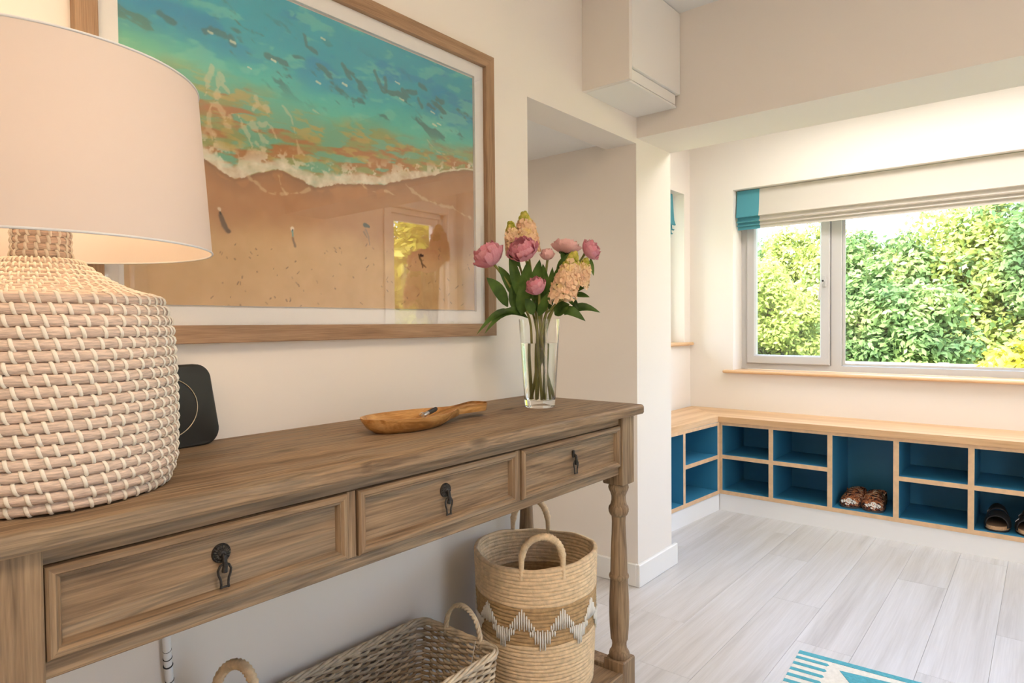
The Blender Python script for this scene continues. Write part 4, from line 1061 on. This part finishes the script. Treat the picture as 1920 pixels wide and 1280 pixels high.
# ------------------------------------------------------------------ shoes in the cubbyholes
tsh = [0, .02, .06, .14, .26, .40, .55, .70, .84, .94, .985, 1.0]
wsh = [.0, .42, .66, .90, 1.0, .97, .86, .76, .74, .62, .36, .0]
def sole_outline(L, W, sk, grow=0.0, n=None):
    a = [(sk*.010*math.sin(PI*t)+W*w_*1.0+grow*(1 if w_ > 0 else 0), t*L-(grow if t < .01 else 0)+(grow if t > .99 else 0)) for t, w_ in zip(tsh, wsh)]
    b = [(sk*.010*math.sin(PI*t)-W*w_*1.0-grow*(1 if w_ > 0 else 0), t*L) for t, w_ in zip(tsh, wsh)][1:-1][::-1]
    return a+b
def place(r, mb, name, m, M4, smooth=50, solid=0):
    mb.v = [tuple(M4 @ Vector(p)) for p in mb.v]; o = mb.build(name, m, r, smooth=smooth)
    if solid:
        md = o.modifiers.new('thickness', 'SOLIDIFY'); md.thickness = solid; md.offset = -1
    return o
def shoe_root(name, label, group, loc, rot):
    r = empty(name, loc, label, 'shoe', group); M4 = Matrix.Translation(loc) @ Matrix.Rotation(rot, 4, 'Z'); return r, M4
def slipper(loc, rot, sk, label):
    r, M4 = shoe_root('slipper', label, 'pair of patterned slippers in the tall cubbyhole', loc, rot); L, W = .25, .0495
    place(r, MB().prism(sole_outline(L, W, sk, .002), .0, .012), 'sole', 'sole_grey', M4, 40)
    place(r, MB().prism(sole_outline(L*.98, W*.92, sk), .012, .016), 'footbed', 'slipper_lining', M4, 40)
    hs = np.interp
    pts = []; ring_n = 13; sts = [.0, .012, .035, .08, .15, .24, .34, .44, .52]
    for t in sts:
        wv_ = np.interp(t, tsh, wsh)*W*1.03+.0005; hh = np.interp(t, [0, .03, .1, .22, .36, .52], [.005, .020, .033, .047, .062, .075])
        for i in range(ring_n):
            a = PI*i/(ring_n-1); c = math.cos(a); s = math.sin(a)**.75
            pts.append((sk*.010*math.sin(PI*t)+wv_*c*(1+.06*math.sin(a)), t*L-.002, .010+hh*s))
    place(r, MB().grid(pts, ring_n, len(sts)), 'upper', 'ikat', M4, 180, .003)
    pts = []; sts2 = [.52, .60, .70, .80, .90, .96, .99]
    colr = []
    for side in (1, -1):
        for j, t in enumerate(sts2 if side > 0 else sts2[::-1]):
            wv_ = max(np.interp(t, tsh, wsh)*W*1.03, .002); hh = np.interp(t, [.52, .62, .75, .9, 1], [.066, .046, .040, .048, .052])
            for k, f in enumerate((0, .5, 1)): colr.append((sk*.010*math.sin(PI*t)+side*wv_*(1-.10*f*f), t*L, .010+hh*f))
    place(r, MB().grid(colr, 3, len(sts2)*2), 'heel_collar', 'ikat', M4, 180, .003)
    # white stitched toe patch
    tp = MB(); rs_ = random.Random(3)
    for k in range(80):
        t = rs_.uniform(.006, .10); a = rs_.uniform(.5, 2.6) if t > .03 else rs_.uniform(.8, 2.3)
        wv_ = np.interp(t, tsh, wsh)*W*1.03; hh = np.interp(t, [0, .03, .1], [.005, .020, .033]); s = math.sin(a)**.75
        tp.ell((sk*.010*math.sin(PI*t)+wv_*math.cos(a)*(1+.06*math.sin(a)), t*L-.0035, .0112+hh*s), (.0042, .003, .0032), 6, 4)
    place(r, tp, 'toe_stitching', 'yarn_white', M4, 180)
    return r
SZ = .1165
slipper((.490, 3.598, SZ), math.radians(-2), 1, 'patterned slipper with white stitched toe, the one by the cubbyhole side')
slipper((.608, 3.588, SZ), math.radians(2), -1, 'patterned slipper with white stitched toe, in the middle of the cubbyhole')
def sandal(loc, rot, sk, label):
    r, M4 = shoe_root('sandal', label, 'pair of dark strapped sandals in the low cubbyhole', loc, rot); L, W = .245, .047
    place(r, MB().prism(sole_outline(L, W, sk), .0, .008), 'sole', 'tyre_black', M4, 40)
    place(r, MB().prism(sole_outline(L*.995, W*.985, sk), .008, .024), 'cork_midsole', 'cork', M4, 40)
    place(r, MB().prism(sole_outline(L*.985, W*.95, sk), .024, .027), 'footbed', 'footbed_brown', M4, 40)
    for (t0, t1, h0, h1) in ((.10, .36, .046, .062), (.42, .62, .062, .078)):
        pts = []; ring_n = 15; ns = 6
        for j in range(ns):
            t = t0+(t1-t0)*j/(ns-1); hh = h0+(h1-h0)*j/(ns-1)
            for i in range(ring_n):
                a = PI*i/(ring_n-1); ed = .9+.1*math.sin(a); tt = t+(.035*math.sin(a) if j == 0 else 0); wv_ = np.interp(tt, tsh, wsh)*W*1.02
                pts.append((sk*.010*math.sin(PI*tt)+wv_*math.cos(a), tt*L, .016+hh*math.sin(a)**.8*ed))
        place(r, MB().grid(pts, ring_n, ns), 'strap', 'leather_dark', M4, 180, .003)
        tm = (t0+t1)/2; wv_ = np.interp(tm, tsh, wsh)*W
        bk = MB()
        for b_ in frame_bars(-.010, .010, -.008, .008, [(0, 0), (0, .002), (.0025, .002), (.0025, 0)], lambda p, q, h: (p, q, h)): bk.add(b_.v, b_.f)
        B4 = M4 @ Matrix.Translation((sk*.010-wv_*.80, tm*L, .016+(h0+h1)/2*.70)) @ Matrix.Rotation(-.85, 4, 'Y')
        place(r, bk, 'buckle', 'metal_steel', B4, None)
sandal((1.097, 3.588, SZ), math.radians(4), 1, 'dark strapped cork sandal, the one by the cubbyhole divider')
sandal((1.213, 3.584, SZ), math.radians(-5), -1, 'dark strapped cork sandal, farther from the cubbyhole divider')

# ------------------------------------------------------------------ rug
plain('rug_teal', lin(84, 170, 190), .95, var=.16, vscale=90, bump=.8, bscale=300); plain('rug_white', (.78, .77, .73, 1), .95, var=.08, vscale=90, bump=.8, bscale=300)
rg = empty('floor_rug', (.67, 1.5, 0), 'flat woven rug in teal and white with striped edge', 'rug')
ra = Vector((.663, 2.171)); rd = Vector((.977-.663, 2.191-2.171)).normalized(); rn = Vector((rd.y, -rd.x))
def rq(a, b, z): p = ra+rd*a+rn*b; return (p.x, p.y, z)
def patch(mb, poly, z0, z1): mb.prism([rq(a, b, 0)[:2] for a, b in poly][::-1], z0, z1)
RW, RL = 1.25, 1.9
mb = MB(); patch(mb, [(0, 0), (RW, 0), (RW, RL), (0, RL)], .0004, .005); mb.build('rug_base', 'rug_white', rg)
mb = MB(); patch(mb, [(-.001, -.001), (RW, -.001), (RW, .022), (-.001, .022)], .0006, .0062); mb.build('rug_border', 'rug_teal', rg)
for k in range(40):
    b0 = .040+k*.040; mb = MB(); patch(mb, [(-.001, b0), (.088, b0), (.094, b0+.008), (.088, b0+.017), (-.001, b0+.017)], .001, .006); mb.build('stripe', 'rug_teal', rg)
for k in range(6):
    b0 = .062+k*.31; mb = MB(); patch(mb, [(.125, b0), (.30, b0-.016), (.32, b0-.020), (RW-.1, b0-.020), (RW-.1, b0+.24), (.32, b0+.24), (.20, b0+.12)], .001, .006); mb.build('diamond', 'rug_teal', rg)

# ------------------------------------------------------------------ garden outside
plain('lawn', lin(120, 140, 70), .95, var=.3, vscale=3); plain('bark', lin(96, 80, 62), .9, var=.3, vscale=10); plain('fence_timber', lin(206, 186, 166), .8, var=.12, vscale=6)
struct(MB().box((-40, YB+.3, -.25), (40, 60, -.06)).box((-40, -30, -.25), (-1.8, YB+.3, -.06)).build('ground', 'lawn'), 'garden lawn outside the windows')
plain('warm_bounce', lin(206, 184, 158), .9, var=.1, vscale=2)
struct(MB().box((XR+.25, -30, -.25), (40, YB+.3, -.06)).build('ground_bounce', 'warm_bounce'), 'added sandy ground bouncing warm light in at the hall door')  # added sandy ground, so that warm light and not green bounces indoors
def leafmat(name, a, b, c): translucent(name, b, .42, .5, var=[(.3, a), (.5, b), (.7, c)], vscale=1.7)
leafmat('leaf_dark', lin(66, 100, 66), lin(114, 146, 88), lin(176, 192, 122))
leafmat('leaf_light', lin(108, 130, 60), lin(156, 172, 90), lin(202, 208, 134))
leafmat('leaf_yellow', lin(150, 152, 40), lin(192, 190, 66), lin(222, 218, 118))
def tree(name, label, cat, x, y, rx, ry, zc, rz, nleaf, size, m, seed, group=None, stems=1, cl=70):
    r = empty(name, (x, y, -.06), label, cat, group); g = np.random.default_rng(seed)
    k = cl; dirs = g.normal(size=(k, 3)); dirs /= np.linalg.norm(dirs, axis=1)[:, None]; rad = g.random(k)**.35
    cc = dirs*rad[:, None]*np.array([rx, ry, rz])*.86; which = g.integers(0, k, nleaf); cr = (.16+.2*g.random(k))*min(rx, rz)
    off_ = g.normal(size=(nleaf, 3)); off_ /= np.linalg.norm(off_, axis=1)[:, None]
    P = cc[which]+off_*(cr[which]*g.random(nleaf)**.45)[:, None]+np.array([0, 0, zc+.06])
    P[:, 2] = np.maximum(P[:, 2], .02)
    nrm = off_*.7+g.normal(size=(nleaf, 3))*.6+np.array([0, -.2, .5]); nrm /= np.linalg.norm(nrm, axis=1)[:, None]
    t = np.cross(nrm, g.normal(size=(nleaf, 3))); t /= np.linalg.norm(t, axis=1)[:, None]; b = np.cross(nrm, t)
    s = size*(.6+.8*g.random(nleaf))[:, None]
    vs_ = np.stack([P-t*s, P-b*s*.5+nrm*s*.12, P+t*s, P+b*s*.5+nrm*s*.12], 1).reshape(-1, 3)
    me_ = bpy.data.meshes.new('foliage'); nf = nleaf
    me_.vertices.add(nf*4); me_.vertices.foreach_set('co', vs_.astype(np.float32).ravel())
    me_.loops.add(nf*4); me_.loops.foreach_set('vertex_index', np.arange(nf*4, dtype=np.int32))
    me_.polygons.add(nf); me_.polygons.foreach_set('loop_start', np.arange(0, nf*4, 4, dtype=np.int32)); me_.polygons.foreach_set('loop_total', np.full(nf, 4, dtype=np.int32))
    me_.update(); me_.validate(); me_.materials.append(MATS[m])
    o = bpy.data.objects.new('foliage', me_); col.objects.link(o); o.parent = r; o['kind'] = 'stuff'
    tr = MB(); rs_ = random.Random(seed)
    for q_ in range(stems):
        sx = (rs_.uniform(-.5, .5)*rx if stems > 1 else 0); tp_ = (sx*1.2, rs_.uniform(-.2, .2), zc+.3*rz); tr.tube([(sx*.6, 0, 0), (sx*.8+.05, .03, zc*.4), tp_], [.03+.02*rx, .025+.015*rx, .012], 7)
        for bq in range(5):
            c_ = cc[(seed*7+bq*11+q_*5) % k]; tr.tube([(sx*.8+.05, .03, zc*(.4+.08*bq)), (c_[0]*.5, c_[1]*.5, zc+c_[2]*.4), (c_[0], c_[1], zc+c_[2])], [.022, .014, .006], 5)
    tr.v = [(p[0]+x, p[1]+y, p[2]-.06) for p in tr.v]; tr.build('trunk', 'bark', r, smooth=180)
    return r
G = 'trees of the garden hedge'
hedge = [(-5.6, 12.2, 1.5, 1.0, 1.7, 1.75, 1, 'broad leafy tree at the far end of the garden hedge'), (-3.6, 12.6, 1.3, 1.0, 1.5, 1.5, 0, 'dark green tree behind the feathery shrub'), (-2.1, 12.4, 1.3, 1.0, 1.5, 1.62, 1, 'light green tree behind the window mullion'),
         (-.9, 12.0, 1.15, 1.0, 1.35, 1.5, 0, 'dark dense tree in the middle of the hedge'), (.25, 12.3, 1.25, 1.0, 1.6, 1.75, 1, 'tall light green tree with ragged top in the hedge'), (1.5, 12.1, 1.4, 1.1, 1.7, 1.9, 0, 'tall dark tree behind the yellow bush'), (3.2, 12.6, 1.7, 1.1, 1.8, 2.0, 1, 'broad light tree beyond the yellow bush')]
for i, (x, y, rx, ry, zc, rz, mi, lb) in enumerate(hedge): tree('garden_tree', lb, 'tree', x, y, rx, ry, zc, rz, 21000, .05, 'leaf_light' if mi else 'leaf_dark', 20+i, G, cl=90)
tree('feathery_shrub', 'feathery yellow green shrub in front of the hedge by the casement', 'shrub', -1.75, 9.3, .95, .7, 1.0, 1.12, 22000, .034, 'leaf_light', 41, stems=5, cl=60)
tree('leafy_shrub', 'large leaved dark shrub in the hedge above the timber edging', 'shrub', -.35, 10.3, .95, .7, .95, 1.05, 18000, .046, 'leaf_dark', 42, stems=3, cl=60)
tree('yellow_bush', 'rounded golden yellow bush beside the timber edging', 'shrub', 1.35, 7.4, .62, .5, .42, .62, 9000, .04, 'leaf_yellow', 43, stems=3, cl=60)
tree('garden_tree', 'yellow green tree outside the glazed bay door', 'tree', 6.6, 7.6, 1.5, 1.5, 1.7, 1.9, 9000, .09, 'leaf_yellow', 44, cl=80)
tree('garden_tree', 'light green tree outside the added hall door', 'tree', 9.5, -1.0, 1.5, 1.5, 1.9, 1.8, 7000, .1, 'leaf_light', 45, cl=80)
fe = empty('timber_edging', (-.2, 8.4, -.06), 'low pale timber edging board with posts below the hedge', 'fence')
for k in range(-3, 4): MB().box((-.3+k*1.6-.8, 8.4, .46), (-.3+k*1.6+.795, 8.44, .60), .004).build('board', 'fence_timber', fe); MB().box((.40+k*1.6-.05, 8.34, -.06), (.40+k*1.6+.05, 8.40, .612), .004).build('post', 'fence_timber', fe)
for k in range(-3, 4): MB().box((-.3+k*1.6-.8, 8.4, -.06), (-.3+k*1.6+.795, 8.44, .45), .004).build('board', 'fence_timber', fe)
tag(MB().tube([(-14+i*1.0, 22, 4.55+.004*(i-14)**2) for i in range(29)], .012, 6).build('overhead_wire', 'iron_black'), 'thin overhead wire against the sky', 'wire')
